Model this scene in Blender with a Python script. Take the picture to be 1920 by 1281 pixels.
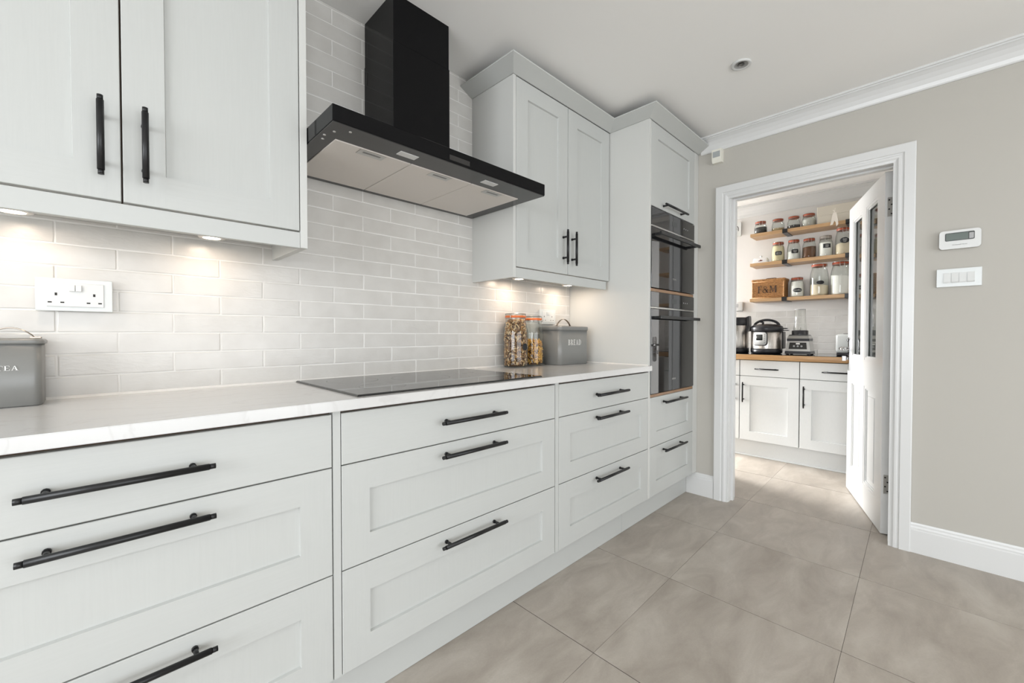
import bpy, bmesh, math, random
from mathutils import Vector, Matrix
random.seed(7)
PI = math.pi
for o in list(bpy.data.objects):
    bpy.data.objects.remove(o)
scene = bpy.context.scene
COL = scene.collection

# ------------------------------------------------------------------ camera, world, large lights, exposure
yaw, pitch = 0.7896, -0.0168
fw = Vector((math.cos(yaw)*math.cos(pitch), math.sin(yaw)*math.cos(pitch), math.sin(pitch)))
rt = fw.cross(Vector((0, 0, 1))).normalized()
up = rt.cross(fw)
cam_d = bpy.data.cameras.new('camera')
cam = bpy.data.objects.new('camera', cam_d)
COL.objects.link(cam)
cam_d.sensor_width = 36.0
cam_d.lens = 782.872/1920*36
cam_d.clip_start = 0.02
M = Matrix((rt, up, -fw)).transposed().to_4x4()
M.translation = Vector((0, -1.6854, 1.0887))
cam.matrix_world = M
scene.camera = cam

w = bpy.data.worlds.new('sky')
scene.world = w
w.use_nodes = True
bg = w.node_tree.nodes['Background']
bg.inputs[0].default_value = (0.86, 0.93, 1.0, 1)
bg.inputs[1].default_value = 1.6

def area(name, loc, rot, sx, sy, power, col):
    l = bpy.data.lights.new(name, 'AREA')
    l.shape = 'RECTANGLE'
    l.size, l.size_y, l.energy, l.color = sx, sy, power, col
    o = bpy.data.objects.new(name, l)
    COL.objects.link(o)
    o.location = loc
    o.rotation_euler = rot
    return o
# daylight coming in through the three window openings (garden doors, side window, pantry window)
area('garden_door_daylight', (0.2, -5.75, 1.15), (PI/2-.1, 0, 0), 4.6, 2.4, 80, (0.97, 0.985, 1.0))
area('side_window_daylight', (-3.05, -1.9, 1.75), (PI/2-.45, 0, -PI/2), 3.0, 2.0, 122, (0.95, 0.975, 1.0))
area('pantry_door_daylight', (4.05, 3.0, 2.5), (-(PI/2-.70), 0, 0), 1.6, 2.8, 1060, (1.0, 1.0, 1.0))

vs = scene.view_settings
vs.view_transform = 'Standard'
vs.look = 'None'
vs.exposure = 0.46
vs.gamma = 1.0
vs.use_curve_mapping = False

# ------------------------------------------------------------------ materials
MATS = {}
def nmat(name):
    m = bpy.data.materials.new(name)
    m.use_nodes = True
    nt = m.node_tree
    MATS[name] = m
    return m, nt, nt.nodes['Principled BSDF'], nt.nodes.new, nt.links.new

def plain(name, col, rough=0.5, metal=0.0, spec=None, emit=None, estr=0.0, coat=0.0):
    m, nt, p, N, L = nmat(name)
    p.inputs['Base Color'].default_value = (*col, 1)
    p.inputs['Roughness'].default_value = rough
    p.inputs['Metallic'].default_value = metal
    if spec is not None: p.inputs['Specular IOR Level'].default_value = spec
    if coat: p.inputs['Coat Weight'].default_value = coat; p.inputs['Coat Roughness'].default_value = 0.05
    if emit:
        p.inputs['Emission Color'].default_value = (*emit, 1)
        p.inputs['Emission Strength'].default_value = estr
    return m

def ramp(N, stops):
    r = N('ShaderNodeValToRGB')
    while len(r.color_ramp.elements) < len(stops): r.color_ramp.elements.new(0.5)
    for e, (pos, c) in zip(r.color_ramp.elements, stops):
        e.position = pos; e.color = (*c, 1)
    return r

def grain(name, col, scale, rough=0.42, strength=0.05):
    """painted open-grain timber: fine stretched relief"""
    m, nt, p, N, L = nmat(name)
    p.inputs['Base Color'].default_value = (*col, 1)
    p.inputs['Roughness'].default_value = rough
    tc = N('ShaderNodeTexCoord'); mp = N('ShaderNodeMapping'); mp.inputs['Scale'].default_value = scale
    nz = N('ShaderNodeTexNoise'); nz.inputs['Scale'].default_value = 1.0; nz.inputs['Detail'].default_value = 4
    nz.inputs['Distortion'].default_value = 0.6
    b = N('ShaderNodeBump'); b.inputs['Strength'].default_value = strength; b.inputs['Distance'].default_value = 0.002
    L(tc.outputs['Object'], mp.inputs['Vector']); L(mp.outputs[0], nz.inputs['Vector'])
    L(nz.outputs[0], b.inputs['Height']); L(b.outputs[0], p.inputs['Normal'])
    r = ramp(N, [(0.35, tuple(c*0.98 for c in col)), (0.6, col)])
    L(nz.outputs[0], r.inputs[0]); L(r.outputs[0], p.inputs['Base Color'])
    return m

PAINT = (0.482, 0.490, 0.472)
grain('paint_h', PAINT, (9, 260, 260))
grain('paint_v', PAINT, (260, 260, 9))
grain('paint_py', (0.74, 0.755, 0.75), (200, 200, 40), strength=0.05)
plain('paint', PAINT, 0.42)
plain('panel_white', (0.56, 0.56, 0.535), 0.45)
plain('carcass_edge', (0.085, 0.05, 0.028), 0.6)
plain('carcass_dark', (0.02, 0.018, 0.016), 0.7)
plain('black_handle', (0.012, 0.012, 0.0125), 0.38, 0.3)
plain('black_gloss', (0.004, 0.004, 0.0045), 0.10, 0.0, 0.14)
plain('black_satin', (0.016, 0.015, 0.015), 0.32)
plain('oven_glass', (0.008, 0.008, 0.009), 0.025, 0.0, 1.0)
plain('hob_glass', (0.006, 0.0065, 0.007), 0.045, 0.0, 0.9)
plain('hood_under', (0.035, 0.034, 0.033), 0.22, 0.2)
plain('steel', (0.55, 0.54, 0.52), 0.28, 1.0)
plain('steel_dark', (0.22, 0.215, 0.21), 0.3, 1.0)
plain('chrome', (0.55, 0.55, 0.56), 0.1, 1.0)
plain('nickel', (0.36, 0.31, 0.26), 0.3, 1.0)
plain('white_trim', (0.635, 0.635, 0.625), 0.3)
plain('white_plastic', (0.62, 0.625, 0.61), 0.35)
plain('cream_plastic', (0.74, 0.72, 0.64), 0.4)
plain('white_gloss', (0.60, 0.62, 0.61), 0.15, 0.0, 0.3)
plain('lcd', (0.075, 0.10, 0.085), 0.2)
plain('lcd_dark', (0.03, 0.033, 0.032), 0.15)
plain('grey_lens', (0.35, 0.37, 0.37), 0.3)
plain('bin_grey', (0.20, 0.20, 0.19), 0.33)
plain('print_white', (0.78, 0.77, 0.74), 0.6)
plain('print_dark', (0.05, 0.05, 0.05), 0.6)
plain('print_grey', (0.35, 0.35, 0.35), 0.5)
plain('seal_orange', (0.72, 0.16, 0.035), 0.45)
plain('seal_red', (0.33, 0.065, 0.025), 0.45)
plain('seal_grey', (0.30, 0.27, 0.24), 0.5)
plain('slate', (0.012, 0.013, 0.015), 0.7)
plain('flour', (0.82, 0.80, 0.76), 0.9)
plain('flour_warm', (0.70, 0.60, 0.45), 0.9)
plain('sugar_cream', (0.72, 0.62, 0.40), 0.9)
plain('cocoa', (0.13, 0.055, 0.025), 0.9)
plain('seeds_dark', (0.05, 0.045, 0.045), 0.8)
plain('seeds_tan', (0.48, 0.36, 0.20), 0.9)
plain('grains', (0.60, 0.59, 0.55), 0.9)
plain('box_card', (0.56, 0.52, 0.44), 0.6)
plain('tag_cloth', (0.74, 0.69, 0.62), 0.8)
plain('china', (0.83, 0.82, 0.81), 0.12)
plain('brown_print', (0.16, 0.05, 0.035), 0.4)
plain('led', (1, 1, 1), 0.5, emit=(1.0, 0.86, 0.70), estr=14.0)
plain('lamp_off', (0.30, 0.30, 0.29), 0.3)
plain('grout_floor', (0.085, 0.075, 0.066), 0.9)
plain('grout_wall', (0.72, 0.705, 0.675), 0.7)
plain('ceiling_paint', (0.86, 0.85, 0.825), 0.9)
plain('wall_paint', (0.445, 0.425, 0.385), 0.75)
plain('pantry_paint', (0.66, 0.64, 0.615), 0.8)
plain('pasta_a', (0.44, 0.23, 0.08), 0.6)
plain('pasta_b', (0.24, 0.125, 0.055), 0.6)
plain('pasta_c', (0.70, 0.50, 0.28), 0.6)
plain('pasta_gap_shade', (0.10, 0.045, 0.015), 0.8)  # shade in the gaps between pasta pieces, put into the core's colour
plain('pasta_d', (0.66, 0.32, 0.045), 0.55)
plain('pasta_e', (0.74, 0.42, 0.09), 0.55)
plain('leather', (0.045, 0.018, 0.008), 0.6)
plain('pot_black', (0.02, 0.02, 0.024), 0.3)
plain('pot_panel', (0.72, 0.72, 0.71), 0.35)
plain('window_frame', (0.75, 0.75, 0.75), 0.4)

def glass(name, tint, gloss=0.10, dens=0.06):
    m = bpy.data.materials.new(name); m.use_nodes = True; MATS[name] = m
    nt = m.node_tree; nt.nodes.clear(); N = nt.nodes.new; L = nt.links.new
    out = N('ShaderNodeOutputMaterial'); mix = N('ShaderNodeMixShader')
    t = N('ShaderNodeBsdfTransparent'); t.inputs[0].default_value = (*tint, 1)
    g = N('ShaderNodeBsdfGlossy'); g.inputs['Roughness'].default_value = 0.03
    lw = N('ShaderNodeLayerWeight'); lw.inputs[0].default_value = 0.5
    pw = N('ShaderNodeMath'); pw.operation = 'POWER'; pw.inputs[1].default_value = 3.0
    ma = N('ShaderNodeMath'); ma.operation = 'MULTIPLY_ADD'; ma.inputs[1].default_value = 0.75; ma.inputs[2].default_value = gloss
    L(lw.outputs['Facing'], pw.inputs[0]); L(pw.outputs[0], ma.inputs[0]); L(ma.outputs[0], mix.inputs[0])
    rp_ = ramp(N, [(0.0, tint), (0.55, tint), (1.0, tuple(c*(0.85 if dens > .5 else 0.45) for c in tint))])
    L(lw.outputs['Facing'], rp_.inputs[0]); L(rp_.outputs[0], t.inputs[0])
    L(t.outputs[0], mix.inputs[1]); L(g.outputs[0], mix.inputs[2]); L(mix.outputs[0], out.inputs[0])
    return m
glass('jar_glass', (0.90, 0.92, 0.905), 0.05)
glass('cup_glass', (0.95, 0.96, 0.95), 0.10, 0.9)
glass('pane_glass', (0.90, 0.93, 0.92), 0.08)

def tile_mat():
    m, nt, p, N, L = nmat('wall_tile')
    p.inputs['Roughness'].default_value = 0.27
    tc = N('ShaderNodeTexCoord'); oi = N('ShaderNodeObjectInfo')
    ad = N('ShaderNodeVectorMath'); ad.operation = 'MULTIPLY_ADD'
    ad.inputs[1].default_value = (1, 1, 1)
    mu = N('ShaderNodeVectorMath'); mu.operation = 'SCALE'; mu.inputs['Scale'].default_value = 37.0
    cb = N('ShaderNodeCombineXYZ')
    for i in range(3): L(oi.outputs['Random'], cb.inputs[i])
    L(cb.outputs[0], mu.inputs[0]); L(tc.outputs['Object'], ad.inputs[0]); L(mu.outputs[0], ad.inputs[2])
    n1 = N('ShaderNodeTexNoise'); n1.inputs['Scale'].default_value = 14; n1.inputs['Detail'].default_value = 3
    mp = N('ShaderNodeMapping'); mp.inputs['Scale'].default_value = (30, 90, 90)
    n2 = N('ShaderNodeTexNoise'); n2.inputs['Scale'].default_value = 1.0; n2.inputs['Detail'].default_value = 5; n2.inputs['Distortion'].default_value = 1.2
    L(ad.outputs[0], n1.inputs['Vector']); L(ad.outputs[0], mp.inputs[0]); L(mp.outputs[0], n2.inputs['Vector'])
    # some tiles are rougher than others
    gt = N('ShaderNodeMapRange'); gt.inputs['From Min'].default_value = 0.55; gt.inputs['From Max'].default_value = 1.0
    gt.inputs['To Min'].default_value = 0.15; gt.inputs['To Max'].default_value = 1.3
    L(oi.outputs['Random'], gt.inputs[0])
    m2 = N('ShaderNodeMath'); m2.operation = 'MULTIPLY'; L(n2.outputs[0], m2.inputs[0]); L(gt.outputs[0], m2.inputs[1])
    m3 = N('ShaderNodeMath'); m3.operation = 'ADD'; L(n1.outputs[0], m3.inputs[0]); L(m2.outputs[0], m3.inputs[1])
    b = N('ShaderNodeBump'); b.inputs['Strength'].default_value = 0.26; b.inputs['Distance'].default_value = 0.003
    L(m3.outputs[0], b.inputs['Height']); L(b.outputs[0], p.inputs['Normal'])
    r = ramp(N, [(0.3, (0.53, 0.51, 0.478)), (0.7, (0.58, 0.562, 0.53))])
    L(n1.outputs[0], r.inputs[0]); L(r.outputs[0], p.inputs['Base Color'])
tile_mat()

def floor_mat():
    m, nt, p, N, L = nmat('floor_tile')
    tc = N('ShaderNodeTexCoord'); oi = N('ShaderNodeObjectInfo')
    mu = N('ShaderNodeVectorMath'); mu.operation = 'SCALE'; mu.inputs['Scale'].default_value = 53.0
    cb = N('ShaderNodeCombineXYZ')
    for i in range(3): L(oi.outputs['Random'], cb.inputs[i])
    L(cb.outputs[0], mu.inputs[0])
    ad = N('ShaderNodeVectorMath'); L(tc.outputs['Object'], ad.inputs[0]); L(mu.outputs[0], ad.inputs[1])
    n1 = N('ShaderNodeTexNoise'); n1.inputs['Scale'].default_value = 3.2; n1.inputs['Detail'].default_value = 6; n1.inputs['Roughness'].default_value = 0.62; n1.inputs['Distortion'].default_value = 0.5
    mp = N('ShaderNodeMapping'); mp.inputs['Scale'].default_value = (1.0, 2.4, 1.0)
    L(ad.outputs[0], mp.inputs[0]); L(mp.outputs[0], n1.inputs['Vector'])
    n2 = N('ShaderNodeTexNoise'); n2.inputs['Scale'].default_value = 160; n2.inputs['Detail'].default_value = 3
    L(ad.outputs[0], n2.inputs['Vector'])
    r = ramp(N, [(0.30, (0.315, 0.275, 0.233)), (0.52, (0.40, 0.355, 0.305)), (0.72, (0.49, 0.447, 0.392))])
    mx = N('ShaderNodeMath'); mx.operation = 'MULTIPLY_ADD'; mx.inputs[1].default_value = 0.12
    L(n2.outputs[0], mx.inputs[0]); L(n1.outputs[0], mx.inputs[2])
    sb = N('ShaderNodeMath'); sb.operation = 'SUBTRACT'; sb.inputs[1].default_value = 0.06
    L(mx.outputs[0], sb.inputs[0]); L(sb.outputs[0], r.inputs[0]); L(r.outputs[0], p.inputs['Base Color'])
    rr = N('ShaderNodeMapRange'); rr.inputs['To Min'].default_value = 0.34; rr.inputs['To Max'].default_value = 0.52
    L(n1.outputs[0], rr.inputs[0]); L(rr.outputs[0], p.inputs['Roughness'])
    b = N('ShaderNodeBump'); b.inputs['Strength'].default_value = 0.05; b.inputs['Distance'].default_value = 0.001
    L(n2.outputs[0], b.inputs['Height']); L(b.outputs[0], p.inputs['Normal'])
floor_mat()

def quartz():
    m, nt, p, N, L = nmat('quartz')
    p.inputs['Roughness'].default_value = 0.13
    tc = N('ShaderNodeTexCoord')
    mp = N('ShaderNodeMapping'); mp.inputs['Scale'].default_value = (1.0, 2.2, 1.0); mp.inputs['Rotation'].default_value = (0, 0, 0.25)
    n = N('ShaderNodeTexNoise'); n.inputs['Scale'].default_value = 2.4; n.inputs['Detail'].default_value = 7; n.inputs['Distortion'].default_value = 1.6
    L(tc.outputs['Object'], mp.inputs[0]); L(mp.outputs[0], n.inputs['Vector'])
    base = (0.60, 0.593, 0.58)
    r = ramp(N, [(0.0, base), (0.485, base), (0.50, (0.56, 0.55, 0.535)), (0.515, base), (1.0, (0.615, 0.608, 0.597))])
    L(n.outputs[0], r.inputs[0]); L(r.outputs[0], p.inputs['Base Color'])
quartz()

def wood(name, c1, c2, sc, rough=0.4):
    m, nt, p, N, L = nmat(name)
    p.inputs['Roughness'].default_value = rough
    tc = N('ShaderNodeTexCoord'); mp = N('ShaderNodeMapping'); mp.inputs['Scale'].default_value = sc
    n = N('ShaderNodeTexNoise'); n.inputs['Scale'].default_value = 1; n.inputs['Detail'].default_value = 4; n.inputs['Distortion'].default_value = 0.8
    L(tc.outputs['Object'], mp.inputs[0]); L(mp.outputs[0], n.inputs['Vector'])
    r = ramp(N, [(0.3, c1), (0.7, c2)])
    L(n.outputs[0], r.inputs[0]); L(r.outputs[0], p.inputs['Base Color'])
wood('oak', (0.40, 0.215, 0.085), (0.55, 0.33, 0.15), (60, 4, 60))
wood('oak_shelf', (0.40, 0.24, 0.115), (0.52, 0.335, 0.175), (60, 4, 60))
wood('oak_trim', (0.22, 0.12, 0.06), (0.33, 0.19, 0.10), (6, 60, 60))
wood('wicker', (0.27, 0.115, 0.035), (0.60, 0.32, 0.12), (70, 70, 150), 0.5)

def brushed(name, col, sc):
    m, nt, p, N, L = nmat(name)
    p.inputs['Metallic'].default_value = 1; p.inputs['Base Color'].default_value = (*col, 1)
    tc = N('ShaderNodeTexCoord'); mp = N('ShaderNodeMapping'); mp.inputs['Scale'].default_value = sc
    n = N('ShaderNodeTexNoise'); n.inputs['Scale'].default_value = 1; n.inputs['Detail'].default_value = 3
    L(tc.outputs['Object'], mp.inputs[0]); L(mp.outputs[0], n.inputs['Vector'])
    r = N('ShaderNodeMapRange'); r.inputs['To Min'].default_value = 0.18; r.inputs['To Max'].default_value = 0.42
    L(n.outputs[0], r.inputs[0]); L(r.outputs[0], p.inputs['Roughness'])
brushed('steel_brushed', (0.62, 0.59, 0.56), (300, 300, 6))
def mesh_filter():
    m, nt, p, N, L = nmat('filter_mesh')
    p.inputs['Metallic'].default_value = 0.25; p.inputs['Roughness'].default_value = 0.5
    p.inputs['Base Color'].default_value = (0.70, 0.655, 0.61, 1)
    tc = N('ShaderNodeTexCoord')
    v = N('ShaderNodeTexVoronoi'); v.inputs['Scale'].default_value = 420
    L(tc.outputs['Object'], v.inputs['Vector'])
    b = N('ShaderNodeBump'); b.inputs['Strength'].default_value = 0.35; b.inputs['Distance'].default_value = 0.001
    L(v.outputs['Distance'], b.inputs['Height']); L(b.outputs[0], p.inputs['Normal'])
mesh_filter()

# ------------------------------------------------------------------ mesh helpers
class MB:
    def __init__(s):
        s.v = []; s.f = []; s.m = []; s.sm = []
    def add(s, v, f, mi=0, smooth=False):
        b = len(s.v)
        s.v += [tuple(p) for p in v]
        for q in f:
            s.f.append(tuple(b+i for i in q)); s.m.append(mi); s.sm.append(smooth)
        return s
    def box(s, x0, x1, y0, y1, z0, z1, mi=0, bev=0.0, seg=1):
        x0, x1 = min(x0, x1), max(x0, x1); y0, y1 = min(y0, y1), max(y0, y1); z0, z1 = min(z0, z1), max(z0, z1)
        if bev <= 0:
            v = [(x, y, z) for z in (z0, z1) for y in (y0, y1) for x in (x0, x1)]
            return s.add(v, [(0, 2, 3, 1), (4, 5, 7, 6), (0, 1, 5, 4), (2, 6, 7, 3), (0, 4, 6, 2), (1, 3, 7, 5)], mi)
        bm = bmesh.new()
        bmesh.ops.create_cube(bm, size=1)
        for q in bm.verts:
            q.co = Vector(((x0+x1)/2+q.co.x*(x1-x0), (y0+y1)/2+q.co.y*(y1-y0), (z0+z1)/2+q.co.z*(z1-z0)))
        bmesh.ops.bevel(bm, geom=bm.edges[:], offset=bev, segments=seg, affect='EDGES', profile=0.5)
        s.frombm(bm, mi, smooth=seg > 1)
        bm.free()
        return s
    def frombm(s, bm, mi=0, smooth=False):
        bm.verts.index_update()
        s.add([q.co[:] for q in bm.verts], [[q.index for q in f.verts] for f in bm.faces], mi, smooth)
    def prism(s, pts, fn, a, b, mi=0, smooth=False):
        """polygon pts (2d) extruded from a to b; fn(u,v,w) -> xyz"""
        n = len(pts)
        v = [fn(u, q, a) for u, q in pts]+[fn(u, q, b) for u, q in pts]
        s.add(v, [tuple(range(n)), tuple(range(2*n-1, n-1, -1))], mi, False)
        s.add(v, [(i, i+n, (i+1) % n+n, (i+1) % n) for i in range(n)], mi, smooth)
        return s
    def lathe(s, prof, n=24, mi=0, c=(0, 0, 0), smooth=True, cap=False):
        v = []; f = []
        for r, z in prof:
            for k in range(n):
                a = 2*PI*k/n
                v.append((c[0]+r*math.cos(a), c[1]+r*math.sin(a), c[2]+z))
        for i in range(len(prof)-1):
            for k in range(n):
                f.append((i*n+k, i*n+(k+1) % n, (i+1)*n+(k+1) % n, (i+1)*n+k))
        if cap:
            f.append(tuple(range(n-1, -1, -1))); f.append(tuple((len(prof)-1)*n+k for k in range(n)))
        return s.add(v, f, mi, smooth)
    def cyl(s, p0, p1, r, n=12, mi=0, r1=None, smooth=True):
        p0 = Vector(p0); p1 = Vector(p1); d = (p1-p0).normalized()
        a = d.orthogonal().normalized(); b = d.cross(a)
        r1 = r if r1 is None else r1
        v = [tuple(p0+(a*math.cos(2*PI*k/n)+b*math.sin(2*PI*k/n))*r) for k in range(n)]
        v += [tuple(p1+(a*math.cos(2*PI*k/n)+b*math.sin(2*PI*k/n))*r1) for k in range(n)]
        s.add(v, [(k, (k+1) % n, (k+1) % n+n, k+n) for k in range(n)], mi, smooth)
        s.add(v, [tuple(range(n-1, -1, -1)), tuple(range(n, 2*n))], mi, False)
        return s
    def tube(s, pts, r, n=8, mi=0, closed=False, flat=None):
        """flat=(rw, rh): elliptical section"""
        pts = [Vector(p) for p in pts]; m = len(pts); v = []; f = []
        prev = None
        for i, p in enumerate(pts):
            if closed: d = pts[(i+1) % m]-pts[i-1]
            else: d = pts[min(i+1, m-1)]-pts[max(i-1, 0)]
            d = d.normalized()
            if prev is None: a = d.orthogonal().normalized()
            else: a = (prev-d*prev.dot(d)).normalized()
            prev = a; b = d.cross(a)
            for k in range(n):
                t = 2*PI*k/n
                v.append(tuple(p+(a*math.cos(t)+b*math.sin(t))*r))
        for i in range(m if closed else m-1):
            j = (i+1) % m
            for k in range(n):
                f.append((i*n+k, i*n+(k+1) % n, j*n+(k+1) % n, j*n+k))
        if not closed:
            f.append(tuple(range(n-1, -1, -1))); f.append(tuple((m-1)*n+k for k in range(n)))
        return s.add(v, f, mi, True)
    def build(s, name, mats, parent=None, world=True, fix=True):
        off = Vector((0, 0, 0))
        if parent is not None and world:
            q = parent
            while q is not None:
                off += q.location; q = q.parent
        me = bpy.data.meshes.new(name)
        me.from_pydata([(a-off.x, b-off.y, c-off.z) for a, b, c in s.v], [], s.f)
        for mm in ([mats] if isinstance(mats, str) else mats): me.materials.append(MATS[mm])
        me.polygons.foreach_set('material_index', s.m)
        me.polygons.foreach_set('use_smooth', s.sm)
        if fix:
            bm = bmesh.new(); bm.from_mesh(me)
            bmesh.ops.remove_doubles(bm, verts=bm.verts[:], dist=1e-6)
            bmesh.ops.recalc_face_normals(bm, faces=bm.faces[:])
            bm.to_mesh(me); bm.free()
        me.update()
        o = bpy.data.objects.new(name, me)
        COL.objects.link(o)
        if parent is not None: o.parent = parent
        return o

def tag(o, label, cat, group=None):
    o['label'] = label; o['category'] = cat
    if group: o['group'] = group
    return o
def thing(name, label, cat, loc, rz=0.0, group=None):
    o = bpy.data.objects.new(name, None)
    o.empty_display_size = 0.05
    COL.objects.link(o); o.location = loc; o.rotation_euler = (0, 0, rz)
    return tag(o, label, cat, group)
def struct(o):
    o['kind'] = 'structure'
    return o
def box_obj(name, mats, parent, *a, **k):
    return MB().box(*a, **k).build(name, mats, parent)
def copy_part(src, parent, loc, rot=None):
    c = src.copy(); COL.objects.link(c); c.parent = parent; c.location = loc
    if rot: c.rotation_euler = rot
    return c

# lettering -----------------------------------------------------------------
def ring(cx, cy, rx, ry, tx, ty, a0, a1, n=14):
    q = []
    for i in range(n):
        t0 = a0+(a1-a0)*i/n; t1 = a0+(a1-a0)*(i+1)/n
        q.append([(cx+rx*math.cos(t0), cy+ry*math.sin(t0)), (cx+rx*math.cos(t1), cy+ry*math.sin(t1)),
                  (cx+(rx-tx)*math.cos(t1), cy+(ry-ty)*math.sin(t1)), (cx+(rx-tx)*math.cos(t0), cy+(ry-ty)*math.sin(t0))])
    return q
def R(x0, x1, y0, y1): return [(x0, y0), (x1, y0), (x1, y1), (x0, y1)]
def serif_glyph(c):
    h = PI/2
    if c == 'B': return .68, [R(.09, .24, 0, 1), R(0, .34, 0, .05), R(0, .34, .95, 1)]+ring(.3, .755, .26, .245, .13, .05, -h, h)+ring(.3, .27, .32, .27, .14, .05, -h, h)
    if c == 'R': return .74, [R(.09, .24, 0, 1), R(0, .33, 0, .05), R(0, .34, .95, 1), [(.30, .48), (.45, .48), (.72, 0), (.54, 0)], R(.52, .76, 0, .05)]+ring(.3, .74, .28, .26, .14, .05, -h, h)
    if c == 'E': return .66, [R(.09, .24, 0, 1), R(0, .6, 0, .055), R(0, .58, .945, 1), R(.24, .46, .475, .53), R(.42, .46, .39, .62), R(.535, .58, .76, 1), R(.555, .6, 0, .26)]
    if c == 'F': return .62, [R(.09, .26, 0, 1), R(0, .36, 0, .055), R(0, .58, .935, 1), R(.26, .46, .475, .54), R(.41, .46, .37, .64), R(.53, .58, .74, 1)]
    if c == 'A': return .76, [[(.06, 0), (.13, 0), (.40, 1), (.34, 1)], [(.50, 0), (.68, 0), (.41, 1), (.33, 1)], R(.18, .54, .31, .365), R(0, .22, 0, .05), R(.44, .76, 0, .05)]
    if c == 'D': return .78, [R(.09, .24, 0, 1), R(0, .34, 0, .05), R(0, .34, .95, 1)]+ring(.3, .5, .42, .5, .15, .05, -h, h)
    if c == 'T': return .70, [R(.27, .43, 0, 1), R(.16, .54, 0, .05), R(.02, .68, .945, 1), R(.02, .065, .74, 1), R(.635, .68, .74, 1)]
    if c == 'M': return .98, [R(.10, .17, 0, 1), R(.74, .92, 0, 1), R(0, .28, 0, .05), R(.64, 1.0, 0, .05), R(0, .2, .95, 1), R(.82, 1.0, .95, 1), [(.10, 1), (.27, 1), (.53, .16), (.45, .08)], [(.45, .08), (.52, .08), (.82, 1), (.75, 1)]]
    if c == '&': return .82, ring(.33, .76, .20, .24, .09, .06, 0, 2*PI, 20)+ring(.30, .27, .30, .27, .11, .06, 0, 2*PI, 20)+[[(.20, .66), (.34, .62), (.80, .0), (.62, .0)], [(.46, .18), (.53, .14), (.72, .46), (.66, .48)], R(.56, .78, .44, .49)]
    return .4, []
def serif_text(txt, h, fn, eps, xs=1.0, gap=0.10):
    """centred on (0,0); fn(u,v,w) -> xyz"""
    gl = [serif_glyph(c) for c in txt]
    tot = sum(g[0]*xs+gap for g in gl)-gap
    mb = MB(); x = -tot/2
    for wd, polys in gl:
        for p in polys:
            pts = [((x+a*xs)*h, (b-0.5)*h) for a, b in p]
            mb.add([fn(u, v, eps) for u, v in pts], [tuple(range(len(pts)))])
        x += wd*xs+gap
    return mb
def sans_text(txt, size, fn, eps, shear=0.0):
    cu = bpy.data.curves.new('txt', 'FONT'); cu.body = txt; cu.size = size; cu.shear = shear
    cu.align_x = 'CENTER'; cu.align_y = 'CENTER'; cu.resolution_u = 2
    o = bpy.data.objects.new('txt', cu); COL.objects.link(o)
    dg = bpy.context.evaluated_depsgraph_get()
    me = o.evaluated_get(dg).to_mesh()
    mb = MB()
    mb.add([fn(q.co.x, q.co.y, eps) for q in me.vertices], [tuple(p.vertices) for p in me.polygons])
    o.evaluated_get(dg).to_mesh_clear()
    bpy.data.objects.remove(o); bpy.data.curves.remove(cu)
    return mb

# ------------------------------------------------------------------ key dimensions (metres)
CEIL = 2.38
XD = 2.896            # kitchen face of the wall with the doorway
WT = 0.9125           # worktop top
YF, YU = -0.556, -0.302
PX, PB = 4.10, 4.66   # pantry cabinet fronts, pantry back wall

# ------------------------------------------------------------------ room shell
def shell(name, mats, *boxes):
    mb = MB()
    for b in boxes: mb.box(*b)
    return struct(mb.build(name, mats, None))
X0, Y0 = -2.5, -5.0
floor = shell('floor', 'grout_floor', (X0-.1, PB+.1, Y0-.1, 2.1, -.08, -.0015))
ceiling = shell('ceiling', 'ceiling_paint', (X0-.1, PB+.1, Y0-.1, 2.1, CEIL, CEIL+.1))
wall_kitchen = shell('wall_kitchen', 'grout_wall', (X0, XD+.12, .0001, .12, 0, CEIL))
wall_doorway = shell('wall_doorway', 'wall_paint',
                     (XD, XD+.12, -.745, .12, 0, CEIL), (XD, XD+.12, Y0, -1.5555, 0, CEIL), (XD, XD+.12, -1.5555, -.745, 1.985, CEIL))
wall_left = shell('wall_left', 'wall_paint', (X0-.1, X0, Y0, -3.3, 0, CEIL), (X0-.1, X0, -.5, .12, 0, CEIL),
                  (X0-.1, X0, -3.3, -.5, 0, .5), (X0-.1, X0, -3.3, -.5, 2.2, CEIL))
wall_garden = shell('wall_garden', 'wall_paint', (X0-.1, -1.9, Y0-.1, Y0, 0, CEIL), (2.3, XD+.12, Y0-.1, Y0, 0, CEIL), (-1.9, 2.3, Y0-.1, Y0, 2.2, CEIL))
# garden door and window frames in the openings behind the camera
g = MB()
for x in (-1.9, -.53, .87, 2.25): g.box(x, x+.05, Y0-.07, Y0-.01, 0, 2.2)
g.box(-1.9, 2.3, Y0-.07, Y0-.01, 2.14, 2.2).box(-1.9, 2.3, Y0-.07, Y0-.01, 0, .06)
struct(g.build('window_1', 'window_frame'))
g = MB()
for y in (-3.3, -1.93, -.55): g.box(X0-.07, X0-.01, y, y+.05, .5, 2.2)
g.box(X0-.07, X0-.01, -3.3, -.5, .5, .56).box(X0-.07, X0-.01, -3.3, -.5, 2.14, 2.2)
struct(g.build('window_2', 'window_frame'))
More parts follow.
